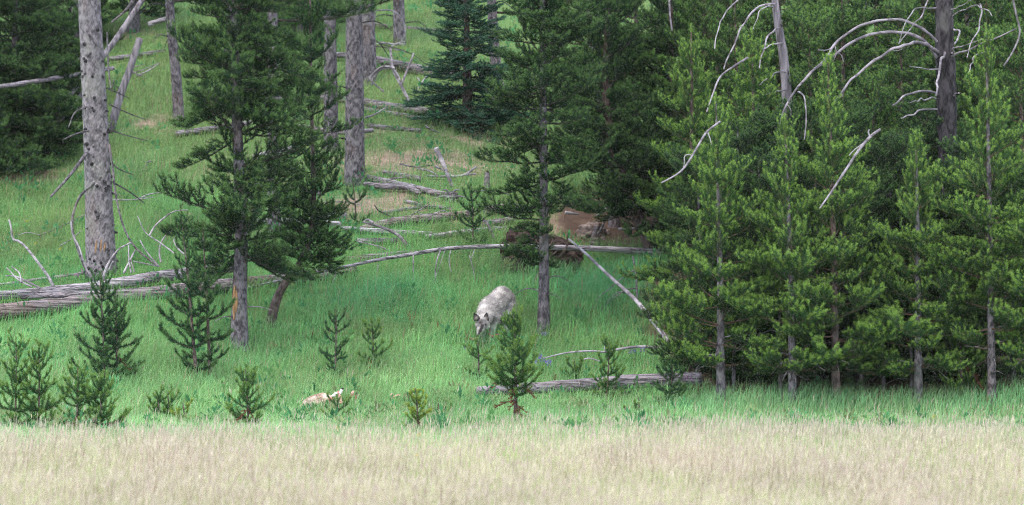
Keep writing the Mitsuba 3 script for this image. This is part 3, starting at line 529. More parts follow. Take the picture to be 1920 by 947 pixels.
sapling('tall dark pine sapling left of the scarred pine, right stem of the pair', (394, 704), (380, 428), 0.5, 'armdark', 'leaderold', 104, per=4, whorl=0.28, lo=0.1, r=0.03)
sapling('leftmost pine sapling at the meadow edge', (28, 808), (30, 640), 0.42, 'arm', 'leadermid', 105, per=4, whorl=0.18)
sapling('second pine sapling from the left at the meadow edge', (72, 806), (73, 650), 0.48, 'arm', 'leadermid', 106, per=4, whorl=0.17)
sapling('pine sapling with rusty boughs, third from the left at the meadow edge', (143, 812), (146, 690), 0.36, 'arm', 'leadermid', 107, per=5, whorl=0.14, rust=4)
sapling('bushy light pine sapling, fourth from the left at the meadow edge', (190, 812), (186, 700), 0.4, 'arm', 'leadermid', 108, per=5, whorl=0.13, rust=2)
sapling('tiny pine seedling, left of two in the grass below the tall pair', (300, 784), (295, 746), 0.2, 'arm', 'leadermid', 109, whorl=0.1)
sapling('small pine seedling below the tall sapling pair', (314, 784), (315, 736), 0.22, 'arm', 'leadermid', 110, whorl=0.1)
sapling('tiny bright seedling right of the small seedling below the tall pair', (345, 792), (343, 756), 0.2, 'armlime', 'leadermid', 111, whorl=0.1)
sapling('pine sapling with a rusty bough at the meadow edge, left of the carcass', (466, 806), (460, 692), 0.34, 'arm', 'leadermid', 112, per=5, whorl=0.13, rust=2)
sapling('thin pine sapling with upturned arms in the middle of the grass', (628, 708), (630, 575), 0.3, 'armdark', 'leadermid', 113, per=3, whorl=0.19)
sapling('small pine sapling right of the thin upturned one', (700, 692), (698, 615), 0.3, 'arm', 'leadermid', 114, whorl=0.16)
sapling('yellow green pine sapling at the meadow edge right of the carcass', (784, 815), (779, 728), 0.25, 'armlime', 'leaderlime', 115, per=5, whorl=0.13, rust=1)
sapling('tiny seedling beside the carcass', (633, 790), (634, 750), 0.09, 'arm', 'leadermid', 116, whorl=0.1)
sapling('pine sapling with rusty foot standing in front of the wolf', (967, 793), (964, 582), 0.5, 'arm', 'leadermid', 117, per=6, whorl=0.13, lo=0.26, r=0.034, rust=10, power=0.95)
sapling('faint slender sapling just below the wolf head', (897, 712), (896, 632), 0.26, 'arm', 'leadermid', 118, per=3, whorl=0.16)
sapling('pine sapling behind the ground log, left of the thicket', (1137, 752), (1142, 642), 0.3, 'arm', 'leadermid', 119, per=4, whorl=0.15)
sapling('tiny seedling behind the middle of the ground log', (1078, 716), (1077, 676), 0.16, 'arm', 'leadermid', 120, whorl=0.12)
sapling('pine sapling in front of the right end of the ground log', (1252, 764), (1262, 684), 0.32, 'armdark', 'leadermid', 121, per=5, whorl=0.13)
sapling('tiny seedling in the grass below the ground log', (1197, 782), (1197, 745), 0.14, 'arm', 'leadermid', 122, whorl=0.12)
sapling('tiny seedling in the grass between the yellow green sapling and the wolf', (820, 782), (822, 756), 0.12, 'arm', 'leadermid', 123, whorl=0.1)
sapling('slim sapling farther up, in front of the fallen logs', (887, 462), (884, 350), 0.36, 'armdark', 'leaderold', 124, per=5, whorl=0.2)
sapling('dark upturned sapling tip beside the dark pine foliage, left of the fallen logs', (668, 420), (662, 345), 0.4, 'armdark', 'leaderold', 125, per=4, whorl=0.25)

# ------------------------------------------------------------------ dead snags
sy = 78.4
L = [P(1779, 430, sy), P(1777, 330, sy), P(1775, 200, sy), P(1772, 100, sy), P(1770, 0, sy), P(1768, -160, sy)]
L = [np.array([L[0][0] + 0.02, sy, ground(L[0][0], sy) - 0.1])] + L
sn = thing('dead_snag', 'charred black dead tree with long pale branches arching down to the left', 'dead tree')
part('trunk', sn, tube(L, [0.17, 0.15, 0.15, 0.155, 0.15, 0.14, 0.09], 50, 14, 0.14, 6), 'bark_charred', smooth=True)
ARCH = [([(1757, 78), (1725, 52), (1685, 36), (1640, 40), (1598, 55), (1565, 85), (1545, 115), (1527, 128)], (0.03, 0.026, 0.024, 0.016)),
        ([(1756, 108), (1735, 78), (1700, 63), (1660, 60), (1615, 72), (1570, 98), (1530, 128), (1500, 158), (1475, 195), (1463, 232)], (0.036, 0.03, 0.026, 0.024, 0.016)),
        ([(1760, 98), (1745, 88), (1722, 79), (1700, 84), (1680, 92), (1645, 110), (1612, 135), (1585, 165), (1562, 196)], (0.036, 0.032, 0.026, 0.018)),
        ([(1758, 178), (1735, 170), (1710, 173), (1690, 183), (1674, 198)], (0.024, 0.016)),
        ([(1755, 185), (1730, 186), (1706, 193)], (0.018, 0.01)), ([(1757, 205), (1730, 206), (1705, 216), (1690, 222)], (0.02, 0.012)),
        ([(1772, 95), (1764, 115), (1758, 150), (1755, 180)], (0.026, 0.018)), ([(1765, 130), (1730, 128), (1705, 124)], (0.014, 0.008)),
        ([(1755, 15), (1725, 15), (1700, 35), (1686, 80)], (0.014, 0.009)), ([(1740, 0), (1728, 28), (1712, 50), (1685, 82)], (0.014, 0.009)),
        ([(1788, 55), (1798, 58), (1796, 72), (1790, 82)], (0.02, 0.015)),
        ([(1783, 106), (1820, 92), (1860, 74), (1905, 54)], (0.022, 0.012)), ([(1786, 30), (1815, 14), (1838, 12), (1860, 30)], (0.014, 0.008)),
        ([(1838, 8), (1836, 45), (1822, 78), (1813, 108)], (0.017, 0.009)), ([(1783, 100), (1800, 88), (1850, 72)], (0.018, 0.01)),
        ([(1852, 97), (1830, 105), (1820, 120), (1816, 138)], (0.018, 0.01)), ([(1496, 172), (1506, 180), (1512, 205), (1508, 262)], (0.016, 0.012)),
        ([(1783, 18), (1810, 8), (1830, -4)], (0.012, 0.007)), ([(1788, 180), (1800, 174)], (0.014, 0.008))]
def kink(pts, amt, seed):
    r = np.random.default_rng(seed); p = catmull(pts, max(8, 2 * len(pts))); p[1:-1] += r.normal(0, amt, (len(p) - 2, 3)); return p
for m, (ln, r) in enumerate(ARCH):
    limb(sn, kink(at_depth(ln, sy - 0.1, sy - 1.3), 0.012, m), tuple(q_ * 0.8 for q_ in r), 'wood_grey', 'branch', 40, 7, rough=0.3)
    if len(ln) > 5:
        rt = np.random.default_rng(m); p = at_depth(ln, sy - 0.1, sy - 1.3)
        for q_ in range(3):
            i_ = rt.integers(2, len(ln) - 1); a = rt.uniform(-2.6, -0.6); l = rt.uniform(0.12, 0.3); limb(sn, [p[i_], p[i_] + [l * 0.5 * math.cos(a), -0.03, l * 0.5 * math.sin(a)], p[i_] + [l * math.cos(a - 0.3), -0.05, l * math.sin(a - 0.3)]], (0.009, 0.004), 'wood_grey', 'twig', 7, 4)
by = sy - 0.4
k = thing('dead_branch', 'pale crooked dead branch hanging down at the top right corner', 'branch')
limb(k, at_depth([(1897, -10), (1906, 30), (1912, 62), (1900, 95), (1882, 124)], by, by), (0.018, 0.014), 'wood_grey', 'stem', 20)
k = thing('dead_pole', 'straight pale dead pole leaning among the young pines below the arches', 'fallen pole')
limb(k, at_depth([(1650, 243), (1630, 258), (1608, 285), (1585, 320), (1560, 358), (1537, 391)], 75.3, 74.5), (0.023, 0.02, 0.012), 'wood_grey', 'stem', 24)
limb(k, at_depth([(1632, 258), (1628, 248), (1630, 243)], 75.2, 75.2), (0.014, 0.01), 'wood_pale', 'stub', 6)
limb(k, at_depth([(1620, 268), (1600, 283), (1592, 292)], 75.1, 75.1), (0.014, 0.008), 'wood_pale', 'stub', 6)
sy = 80.4
L = [P(1478, 420, sy), P(1476, 200, sy), P(1468, 100, sy), P(1455, 20, sy), P(1450, -60, sy)]; L = [np.array([L[0][0], sy, ground(L[0][0], sy) - 0.1])] + L
s2 = thing('dead_snag', 'leaning grey dead tree with drooping branches, left of the charred one', 'dead tree')
part('trunk', s2, tube(L, [0.11, 0.1, 0.085, 0.075, 0.06, 0.045], 40, 10, 0.1, 8), 'snag_wood', smooth=True)
for m, (ln, r) in enumerate((([(1452, 8), (1425, 12), (1402, 32), (1385, 65), (1370, 100), (1357, 130)], (0.022, 0.013)), ([(1463, 52), (1446, 60), (1435, 85), (1424, 128)], (0.02, 0.013)),
              ([(1384, 0), (1360, 25), (1347, 50), (1340, 92)], (0.015, 0.01)), ([(1468, 82), (1445, 85), (1430, 92)], (0.016, 0.008)), ([(1473, 135), (1450, 140), (1424, 160)], (0.016, 0.009)), ([(1474, 168), (1452, 173), (1437, 178)], (0.014, 0.008)),
              ([(1466, 50), (1464, 35), (1465, 20)], (0.014, 0.006)), ([(1450, 14), (1430, 16), (1416, 40), (1412, 55)], (0.012, 0.006)))):
    limb(s2, kink(at_depth(ln, sy - 0.1, sy - 1.2), 0.012, 50 + m), tuple(q_ * 0.85 for q_ in r), 'wood_grey', 'branch', 28, 7, rough=0.3)
k = thing('dead_branch', 'pale curved dead branch above the left front young pine', 'branch')
limb(k, at_depth([(1402, 108), (1375, 125), (1350, 145), (1336, 178), (1325, 210)], 78.6, 77.8), (0.018, 0.012), 'wood_grey', 'stem', 22)
k = thing('dead_branch', 'pale forked dead branch at the left side of the left front young pine', 'branch')
limb(k, at_depth([(1350, 228), (1325, 248), (1308, 275), (1290, 305), (1272, 325), (1240, 343)], 75.6, 74.7), (0.017, 0.017, 0.011), 'wood_grey', 'stem', 24)
limb(k, at_depth([(1296, 290), (1284, 292), (1283, 308), (1280, 318)], 75.1, 75.1), (0.01, 0.006), 'wood_pale', 'fork', 8)
limb(k, at_depth([(1327, 248), (1332, 262), (1334, 272)], 75.4, 75.4), (0.01, 0.006), 'wood_pale', 'fork', 8)
k = thing('dead_branch', 'thin pale dead branch hanging at the top edge before the dark pines', 'branch')
limb(k, at_depth([(1255, -12), (1256, 25), (1260, 58)], 82, 82), (0.017, 0.015), 'wood_pale', 'stem', 12)
k = thing('dead_branch', 'pale dead branch curling at the top edge above the tall pine', 'branch')
limb(k, at_depth([(1630, -10), (1618, 25), (1615, 45)], 84, 84), (0.012, 0.007), 'wood_pale', 'stem', 12)

# leaning poles behind the pale trunk
def pole(label, ln, y0, y1, r, bsdf='wood_grey', name='leaning_pole', cat='fallen pole', twigs=0, seed=0):
    k = thing(name, label, cat); pts = at_depth(ln, y0, y1); part('stem', k, tube(pts, r, 30, 9, 0.12, seed), bsdf, smooth=True)
    rr = np.random.default_rng(seed + 400)
    for m in range(twigs):
        p = catmull(pts, 40)[rr.integers(4, 36)]; a = rr.uniform(0, 6.28); limb(k, [p, p + [0.12 * math.cos(a), -0.05, 0.12 * math.sin(a)], p + [0.3 * math.cos(a), -0.1, 0.26 * math.sin(a)]], (0.01, 0.004), 'wood_grey', 'twig', 7, 4)
    return k
pole('pale grey broken pole leaning right, just right of the pale trunk', [(206, 250), (222, 190), (243, 130), (262, 72)], gp(206, 250)[1], gp(206, 250)[1] + 0.3, (0.085, 0.07, 0.062), 'snag_wood', 'leaning_snag', 'dead tree', 3, 1)
pole('long grey dead pole crossing behind the pale trunk from the top edge', [(276, -14), (252, 22), (209, 85), (163, 140), (108, 200)], 93.5, 92, (0.05, 0.055, 0.06), 'snag_wood', twigs=3, seed=2)
pole('broken mossy pole left of the pale trunk, lower of the two', [(172, 158), (122, 212), (100, 240), (70, 290)], 91, 90.6, (0.05, 0.055, 0.06), 'snag_wood', twigs=4, seed=3)
pole('thin grey log caught in the trees at the left edge, level above the grass', [(-40, 169), (70, 152), (150, 139), (212, 128)], 88.6, 92.5, (0.045, 0.04), 'wood_grey', 'fallen_log', 'log', 1, 4)
pole('short pale log end behind the slim brown trunk', [(278, 46), (296, 40), (318, 34)], 100, 100, (0.05, 0.045), 'wood_pale', 'fallen_log', 'log', 0, 5)
pole('thin grey dead branch leaning at the top edge right of the pale trunk', [(255, -8), (235, 20), (209, 42)], 92, 92, (0.03, 0.018), 'wood_grey', 'dead_branch', 'branch', 0, 6)

# ------------------------------------------------------------------ fallen logs
def log(label, ln, r, bsdf, lift=0.0, seed=0, sides=12, n=60, rough=0.2, name='fallen_log', sink=0.3):
    """ln: photo places of the log where it meets the ground (or lift metres above it)"""
    k = thing(name, label, 'log'); pts = np.array([gp(*q_) for q_ in ln]); rr = np.interp(np.linspace(0, 1, len(pts)), np.linspace(0, 1, len(r)), r)
    pts[:, 2] += rr * (1 - sink) + lift
    part('stem', k, tube(pts, r, n, sides, rough, seed), bsdf, smooth=True)
    return k, pts
la, pa = log('long grey rotting log at the left, lowest of the stack', [(-60, 604), (120, 585), (330, 558), (520, 538), (663, 520)], (0.115, 0.115, 0.11, 0.105, 0.09), 'wood_rotten', 0.03, 1, rough=0.2)
part('split_face', la, tube(pa[-1:] + np.array([[0.0, -0.02, 0], [0.05, -0.02, 0.0]]), [0.095, 0.07], 3, 9, 0.3, 3), 'bark_charred', label='dark broken end')
lb, pb = log('bleached log lying on top of the stack at the left, with upright bare branches', [(-60, 578), (60, 568), (180, 556), (300, 540), (440, 520)], (0.065, 0.075, 0.085, 0.095, 0.085), 'wood_pale', 0.10, 2, rough=0.22)
lc, pc = log('thin grey log between the two big logs of the stack', [(40, 572), (200, 566), (430, 548)], (0.045, 0.05, 0.045), 'wood_grey', 0.10, 3)
ld, pd = log('thin dark pole lying behind the stacked logs at the foot of the pale trunk', [(-20, 546), (80, 532), (160, 522)], (0.022, 0.022), 'wood_grey', 0.06, 4)
yl = pb[2][1] - 0.05
for ln, r in (([(100, 537), (88, 515), (68, 488), (50, 465), (36, 453), (24, 448), (21, 428), (17, 412)], (0.028, 0.022, 0.014)), ([(34, 441), (52, 436), (75, 440)], (0.007, 0.004)),
              ([(75, 540), (45, 525), (28, 518), (10, 517)], (0.018, 0.01)), ([(60, 538), (35, 525), (20, 510), (12, 502)], (0.016, 0.009)), ([(40, 530), (36, 512), (22, 500)], (0.015, 0.01)),
              ([(178, 527), (165, 510), (156, 488), (148, 462), (136, 440), (133, 415)], (0.02, 0.012)),
              ([(193, 527), (197, 508), (207, 488), (222, 468), (245, 455)], (0.024, 0.012)), ([(200, 520), (206, 500), (212, 490)], (0.014, 0.008)),
              ([(232, 512), (243, 490), (254, 468)], (0.02, 0.012)), ([(246, 512), (242, 488), (241, 460)], (0.016, 0.011)), ([(252, 510), (246, 492), (240, 478)], (0.012, 0.008)),
              ([(298, 500), (275, 472), (262, 450)], (0.015, 0.009)), ([(302, 492), (299, 478), (301, 458), (312, 440), (325, 432)], (0.018, 0.01)),
              ([(280, 442), (290, 425), (308, 408), (328, 396), (352, 394)], (0.017, 0.009)), ([(331, 478), (300, 455), (272, 435), (258, 405)], (0.014, 0.007)),
              ([(345, 477), (333, 465), (326, 452), (330, 443)], (0.014, 0.008)), ([(250, 490), (270, 494), (300, 500)], (0.012, 0.01)), ([(252, 522), (258, 535), (262, 540)], (0.012, 0.008))):
    limb(lb, at_depth(ln, yl, yl + 0.15), r, 'wood_pale', 'branch', 18, 6)

# long arching pole over the grass
ay = 83.2
ap = thing('arched_dead_pole', 'long thin dead pole arching over the green grass behind the wolf, twigs hanging', 'fallen pole')
line = [(452, 542), (520, 527), (560, 517), (620, 506), (700, 489), (765, 478), (830, 467), (895, 463), (960, 462), (1040, 464), (1130, 467), (1180, 470), (1240, 474)]
ap_pts = at_depth(line, ay - 1.4, ay + 1.5)
part('stem', ap, tube(ap_pts, [0.015, 0.02, 0.026, 0.031, 0.036, 0.043, 0.053, 0.066], 80, 10, 0.1, 9), 'wood_pale', smooth=True)
for ln, r in (([(775, 478), (775, 510), (777, 545), (783, 580), (787, 602)], (0.011, 0.006)), ([(826, 470), (819, 490), (816, 520), (821, 560), (824, 612)], (0.015, 0.01, 0.008)), ([(766, 560), (769, 580), (772, 600)], (0.008, 0.006)),
              ([(562, 520), (561, 540), (565, 566)], (0.01, 0.006)), ([(632, 510), (624, 530), (617, 562), (614, 578)], (0.013, 0.007)), ([(845, 470), (842, 490), (846, 510)], (0.009, 0.005)),
              ([(880, 478), (886, 500), (890, 520), (892, 550)], (0.009, 0.005)), ([(890, 468), (882, 490)], (0.009, 0.005)), ([(520, 524), (545, 512), (570, 514)], (0.008, 0.006)), ([(835, 468), (820, 510), (812, 535)], (0.006, 0.004)), ([(709, 495), (708, 510)], (0.006, 0.005))):
    limb(ap, at_depth(ln, ay - 0.3, ay - 0.35), r, 'wood_pale', 'twig', 14, 5)
k = thing('leaning_pole', 'pale slender dead pole slanting down to the right from the arched pole to the thicket', 'fallen pole')
part('stem', k, tube(at_depth([(1066, 448), (1100, 477), (1145, 520), (1185, 556), (1215, 590), (1235, 615), (1252, 640)], 82.2, 79.2), [0.014, 0.023, 0.028, 0.034, 0.038, 0.036], 36, 9, 0.2, 12), 'limb_pale', smooth=True)
limb(k, at_depth([(1222, 600), (1236, 612), (1248, 636)], 79.4, 79.3), (0.03, 0.012), 'wood_pale', 'split_end', 8)
k = thing('dead_sapling', 'thin grey forked stem standing in the lush grass by the slanting pole', 'dead tree')
limb(k, at_depth([(1214, 632), (1205, 605), (1198, 580), (1194, 545), (1192, 510), (1186, 480)], 82, 82.3), (0.022, 0.014), 'wood_grey', 'stem', 18)
for ln in ([(1200, 503), (1180, 512), (1150, 535), (1115, 565)], [(1196, 540), (1170, 545), (1140, 570)], [(1196, 560), (1160, 548), (1128, 580)]): limb(k, at_depth(ln, 82, 81.8), (0.012, 0.005), 'wood_grey', 'twig', 12, 5)
k = thing('dead_branch', 'thin curved grey branch lying over the grass above the ground log', 'branch')
limb(k, at_depth([(1018, 672), (1060, 662), (1105, 658), (1135, 660), (1165, 654), (1200, 650), (1232, 652)], 78.4, 78.6), (0.01, 0.016, 0.022, 0.026), 'wood_pale', 'stem', 30)
limb(k, at_depth([(1136, 660), (1133, 650), (1136, 642)], 78.4, 78.4), (0.01, 0.006), 'wood_pale', 'twig', 6)
limb(k, at_depth([(1086, 676), (1105, 672), (1124, 677)], 78.2, 78.2), (0.014, 0.01), 'wood_pale', 'twig', 10)
log('straight grey log lying in the grass at the left of the thicket', [(896, 752), (1010, 748), (1150, 740), (1240, 735), (1316, 732)], (0.065, 0.085, 0.105, 0.11, 0.095), 'wood_grey', 0.10, 14)
# logs on the upper slope
log('weathered log sunk in the grass just above the arched pole', [(650, 490), (740, 480), (860, 473), (960, 460)], (0.06, 0.055, 0.05), 'wood_rotten', 0.0, 21, sink=0.8)
log('big brownish log lying across the slope above the sunken log', [(670, 440), (740, 426), (810, 418), (884, 410)], (0.06, 0.085, 0.08, 0.07), 'wood_rotten', 0.02, 22)
log('right hand continuation log behind the slim sapling', [(912, 404), (968, 397)], (0.085, 0.075), 'wood_rotten', 0.02, 23)
log('short pale log right of the slim sapling', [(904, 428), (960, 420)], (0.07, 0.065), 'wood_grey', 0.0, 24)
log('thin white pole in front of the big brownish log', [(640, 436), (700, 441), (760, 444), (812, 445)], (0.04, 0.045, 0.028), 'wood_pale', 0.04, 25, name='fallen_pole')
log('long slanting log below the bare soil patch, roots at its right end', [(684, 337), (740, 350), (800, 364), (850, 375)], (0.055, 0.065, 0.055), 'wood_grey', 0.0, 26)
log('bent pale log with a drooping right end, beside the thick speckled trunk', [(684, 356), (725, 361), (765, 363), (787, 374)], (0.045, 0.055, 0.06, 0.04), 'wood_grey', 0.06, 27)
log('short pale stick below the bent log', [(758, 380), (792, 388)], (0.035, 0.03), 'wood_grey', 0.0, 28, name='fallen_stick')
log('grey log on the upper slope running from the trunk pair to the spruce', [(700, 122), (770, 138), (860, 156)], (0.09, 0.1, 0.075), 'wood_grey', 0.03, 29)
log('long pale log below the upper one, ending under the spruce', [(500, 196), (630, 192), (720, 205), (812, 217)], (0.08, 0.085, 0.075), 'wood_grey', 0.0, 30)
log('thin lower log parallel under the long pale one', [(660, 206), (720, 214), (800, 228)], (0.05, 0.045), 'wood_grey', 0.0, 31)
log('pale log glimpsed at the right of the spruce', [(940, 168), (985, 182)], (0.07, 0.06), 'wood_grey', 0.02, 32)
log('bright pale log seen through the boughs of the crooked pine, upper', [(588, 415), (650, 412)], (0.05, 0.045), 'wood_pale', 0.04, 33)
log('bright pale log seen through the boughs of the crooked pine, lower', [(480, 428), (560, 426), (640, 432)], (0.055, 0.045), 'wood_pale', 0.06, 34)
log('pale log chunk seen through the scarred pine boughs, middle height', [(478, 305), (560, 286)], (0.06, 0.05), 'wood_pale', 0.05, 35)
log('grey log through the gap between the scarred pine and the crooked pine', [(470, 355), (600, 372)], (0.05, 0.045), 'wood_grey', 0.05, 36)
log('grey log on the slope behind the scarred pine, upper left end hidden', [(330, 260), (470, 240)], (0.05, 0.05), 'wood_grey', 0.05, 37)
log('dark rotting log near the top edge above the upper log', [(690, 52), (850, 66)], (0.06, 0.05), 'wood_rotten', 0.0, 38)
log('grey log high on the slope left of the slim brown trunk', [(205, 120), (310, 104)], (0.05, 0.04), 'wood_grey', 0.05, 39)
log('thin grey log crossing behind the thick speckled trunk', [(560, 250), (650, 262), (700, 258)], (0.04, 0.04), 'wood_grey', 0.1, 40)
log('short mossy log under the dark corner pine', [(10, 318), (70, 330)], (0.07, 0.05), 'wood_rotten', 0.0, 41)
log('grey log lying between the big brownish log and the slanting log', [(720, 402), (800, 392), (850, 398)], (0.035, 0.04), 'wood_grey', 0.0, 42)
log('cracked grey log just above the right part of the arched pole', [(800, 452), (900, 440), (950, 436)], (0.045, 0.05, 0.04), 'wood_pale', 0.03, 43)
log('pale log lying behind the bent pale log, parallel to the slope', [(720, 330), (790, 342)], (0.04, 0.045), 'wood_grey', 0.03, 44)
log('grey log in the grass left of the spruce, below the thin lower log', [(690, 240), (790, 250)], (0.045, 0.04), 'wood_grey', 0.0, 45)
log('short grey log behind the sunken log at the crooked pine', [(670, 462), (745, 458)], (0.05, 0.04), 'wood_grey', 0.04, 46)
log('pale broken log behind the trunk pair at the top', [(600, 110), (690, 116)], (0.05, 0.06), 'wood_grey', 0.05, 47)
def sticks(label, lines, Y, r=(0.02, 0.012), bsdf='wood_pale', name='dead_branch', dY=0.1):
    k = thing(name, label, 'branch')
    for m, ln in enumerate(lines): limb(k, at_depth(ln, Y, Y + dY), r if m == 0 else (r[0] * 0.7, r[1] * 0.7), bsdf, 'stem' if m == 0 else 'twig', 18, 6)
sticks('grey curved branch leaning over the thin white pole', [[(765, 461), (745, 440), (715, 426), (681, 416)], [(700, 418), (690, 412), (684, 414)]], gp(765, 462)[1], (0.035, 0.02), 'wood_grey')
sticks('dark curved twig left of the big brownish log', [[(746, 412), (725, 402), (710, 395), (702, 384)]], gp(740, 418)[1], (0.014, 0.009), 'bark_charred')
sticks('dark bent twig at the left end of the sunken log', [[(730, 470), (710, 462), (668, 452)], [(708, 462), (720, 475), (727, 482)]], gp(720, 478)[1], (0.016, 0.01), 'wood_grey')
sticks('forked twig rising from the big brownish log', [[(790, 412), (815, 400), (832, 395), (842, 402)], [(800, 405), (782, 398)]], gp(800, 415)[1], (0.014, 0.008), 'wood_grey')
sticks('white broken snag standing on the bare slope', [[(848, 350), (838, 325), (828, 300), (817, 278)]], gp(848, 352)[1], (0.03, 0.05), 'wood_pale', 'leaning_snag')
sticks('pale crossed branches at the foot of the white snag', [[(801, 330), (840, 331), (870, 328), (893, 313)], [(870, 328), (893, 326)]], gp(845, 340)[1], (0.025, 0.02))
sticks('leaning stick right of the slim sapling', [[(928, 452), (920, 432), (913, 418), (905, 410)]], gp(925, 455)[1], (0.025, 0.016), 'wood_grey')
sticks('forked white branch standing on the long pale log', [[(768, 192), (752, 160), (737, 130), (732, 92)], [(753, 158), (764, 130), (776, 100)], [(757, 170), (740, 132), (715, 130), (700, 148), (697, 160)], [(740, 128), (718, 125), (700, 138), (695, 150), (720, 172)]], gp(768, 200)[1], (0.035, 0.025))
sticks('thin arched bare branch above the upper log', [[(700, 20), (735, 20), (755, 38), (760, 62), (752, 80)], [(738, 20), (740, 45), (745, 72)], [(705, 18), (702, 40), (700, 62)]], 98.5, (0.018, 0.012))
sticks('short pale stick by the upper log', [[(781, 172), (800, 143)], [(790, 158), (783, 146)]], gp(782, 176)[1], (0.025, 0.018))
sticks('dark thin twigs between trunk pair and upper log', [[(683, 62), (712, 82), (728, 105)], [(712, 82), (770, 100), (800, 122)]], 97.5, (0.014, 0.008), 'bark_charred')
rr = np.random.default_rng(90)
for m in range(24):
    px, py = [(rr.uniform(640, 960), rr.uniform(60, 470)), (rr.uniform(210, 330), rr.uniform(60, 470)), (rr.uniform(20, 140), rr.uniform(300, 480))][0 if m < 16 else (1 if m < 22 else 2)]
    c_ = gp(px, py); l = rr.uniform(0.25, 0.8); a = rr.normal(0.1, 0.5); k = thing('fallen_stick', 'thin grey fallen stick lying in the grass of the upper slope', 'branch', 'thin grey sticks scattered over the upper slope')
    p0, p1 = c_ - [l / 2 * math.cos(a), l / 2 * math.sin(a), 0], c_ + [l / 2 * math.cos(a), l / 2 * math.sin(a), 0]; p0[2], p1[2] = ground(*p0[:2]) + rr.uniform(0.02, 0.22), ground(*p1[:2]) + rr.uniform(0.02, 0.3)
    mid_p = (p0 + p1) / 2 + [0, 0, rr.normal(0, 0.04)]; part('stem', k, tube([p0, mid_p, p1], [rr.uniform(0.012, 0.026), 0.008], 10, 6, 0.25, m), ('wood_grey', 'wood_pale')[m % 2], smooth=True)
k = thing('tree_stump', 'small grey upright stump in the grass above the slim sapling', 'stump'); b = gp(913, 356)
part('stem', k, tube([b - [0, 0, 0.05], b + [0, 0, 0.15], b + [0.01, 0, 0.3]], [0.055, 0.048, 0.04], 10, 9, 0.25, 3), 'wood_grey', smooth=40)
part('heartwood', k, tube([b + [0.012, -0.01, 0.295], b + [0.012, -0.01, 0.325]], [0.03, 0.02], 3, 7, 0.3, 2), 'bark_charred', label='dark broken top')

# root lump at the right end of the slanting log
def lump(c, r, seed, amp=0.35, sub=4, freq=2.2):
    m = trimesh.creation.icosphere(subdivisions=sub); v = np.array(m.vertices)
    v = v * (1 + amp * 2 * (meshkit.fbm(v * freq + seed * 3.1, 4, seed) - 0.5))[:, None]
    return v * np.asarray(r) + np.asarray(c), np.array(m.faces)
b = gp(846, 378); k = thing('root_lump', 'grey tangle of roots at the right end of the slanting log', 'root')
part('root_mass', k, lump(b + [0, 0, 0.06], (0.12, 0.1, 0.11), 3), 'wood_grey', smooth=True)
for m in range(6):
    a = m * 1.05; limb(k, [b + [0, 0, 0.08], b + [0.15 * math.cos(a), -0.06, 0.08 + 0.12 * math.sin(a)], b + [0.3 * math.cos(a), -0.1, 0.04 + 0.17 * math.sin(a)]], (0.025, 0.008), 'wood_grey', 'root', 8, 5)
# upturned root plate behind the straight grey pine
b = gp(990, 518); k = thing('root_plate', 'dark brown upturned root plate of a fallen tree behind the straight grey pine', 'root')
part('root_mass', k, join([lump(b + [-0.12, 0.25, 0.36], (0.30, 0.22, 0.46), 5, 0.45, 5, 2.6), lump(b + [0.35, 0.5, 0.28], (0.5, 0.25, 0.36), 6, 0.45, 5, 2.6)]), 'root_soil', smooth=True)
rr = np.random.default_rng(8)
for m in range(16):
    a = rr.uniform(-0.3, 3.4); p = b + [rr.uniform(-0.25, 0.5), 0.2, rr.uniform(0.2, 0.45)]; l = rr.uniform(0.25, 0.5)
    limb(k, [p, p + [l * 0.5 * math.cos(a), -0.12, l * 0.5 * math.sin(a)], p + [l * math.cos(a + 0.3), -0.16, l * math.sin(a + 0.3)]], (0.03, 0.008), 'bark_brown', 'root', 9, 5, seed=m)
gs, LL = LIB['old']
b = gp(1105, 445); k = thing('soil_mound', 'bare tan soil mound with litter under the dark pines', 'soil mound')
part('earth', k, lump(b + [0.05, 0.25, -0.03], (0.30, 0.36, 0.27), 12, 0.45, 5, 2.6), 'soil', smooth=True)
b = gp(1116, 466); k = thing('tree_stump', 'broken greyish stump in front of the bare soil mound', 'stump')
part('stem', k, tube([b - [0, 0, 0.05], b + [0.0, 0, 0.18], b + [0.03, 0, 0.36]], [0.10, 0.075, 0.05], 12, 10, 0.3, 6), 'wood_rotten', smooth=True)
limb(k, [b + [0.02, -0.03, 0.2], b + [0.12, -0.05, 0.36], b + [0.16, -0.05, 0.5]], (0.03, 0.015), 'wood_rotten', 'splinter', 8, 6)
for m, (ln, lab) in enumerate((([(1060, 398), (1085, 402)], 'short grey branch left of the soil mound'), ([(1160, 430), (1195, 428)], 'pale broken stick right of the soil mound'), ([(1120, 405), (1140, 388)], 'short upright pale stick on top of the soil mound'))):
    sticks(lab, [ln], gp(1105, 445)[1] - 0.1, (0.03, 0.02), 'wood_pale', 'broken_stick')

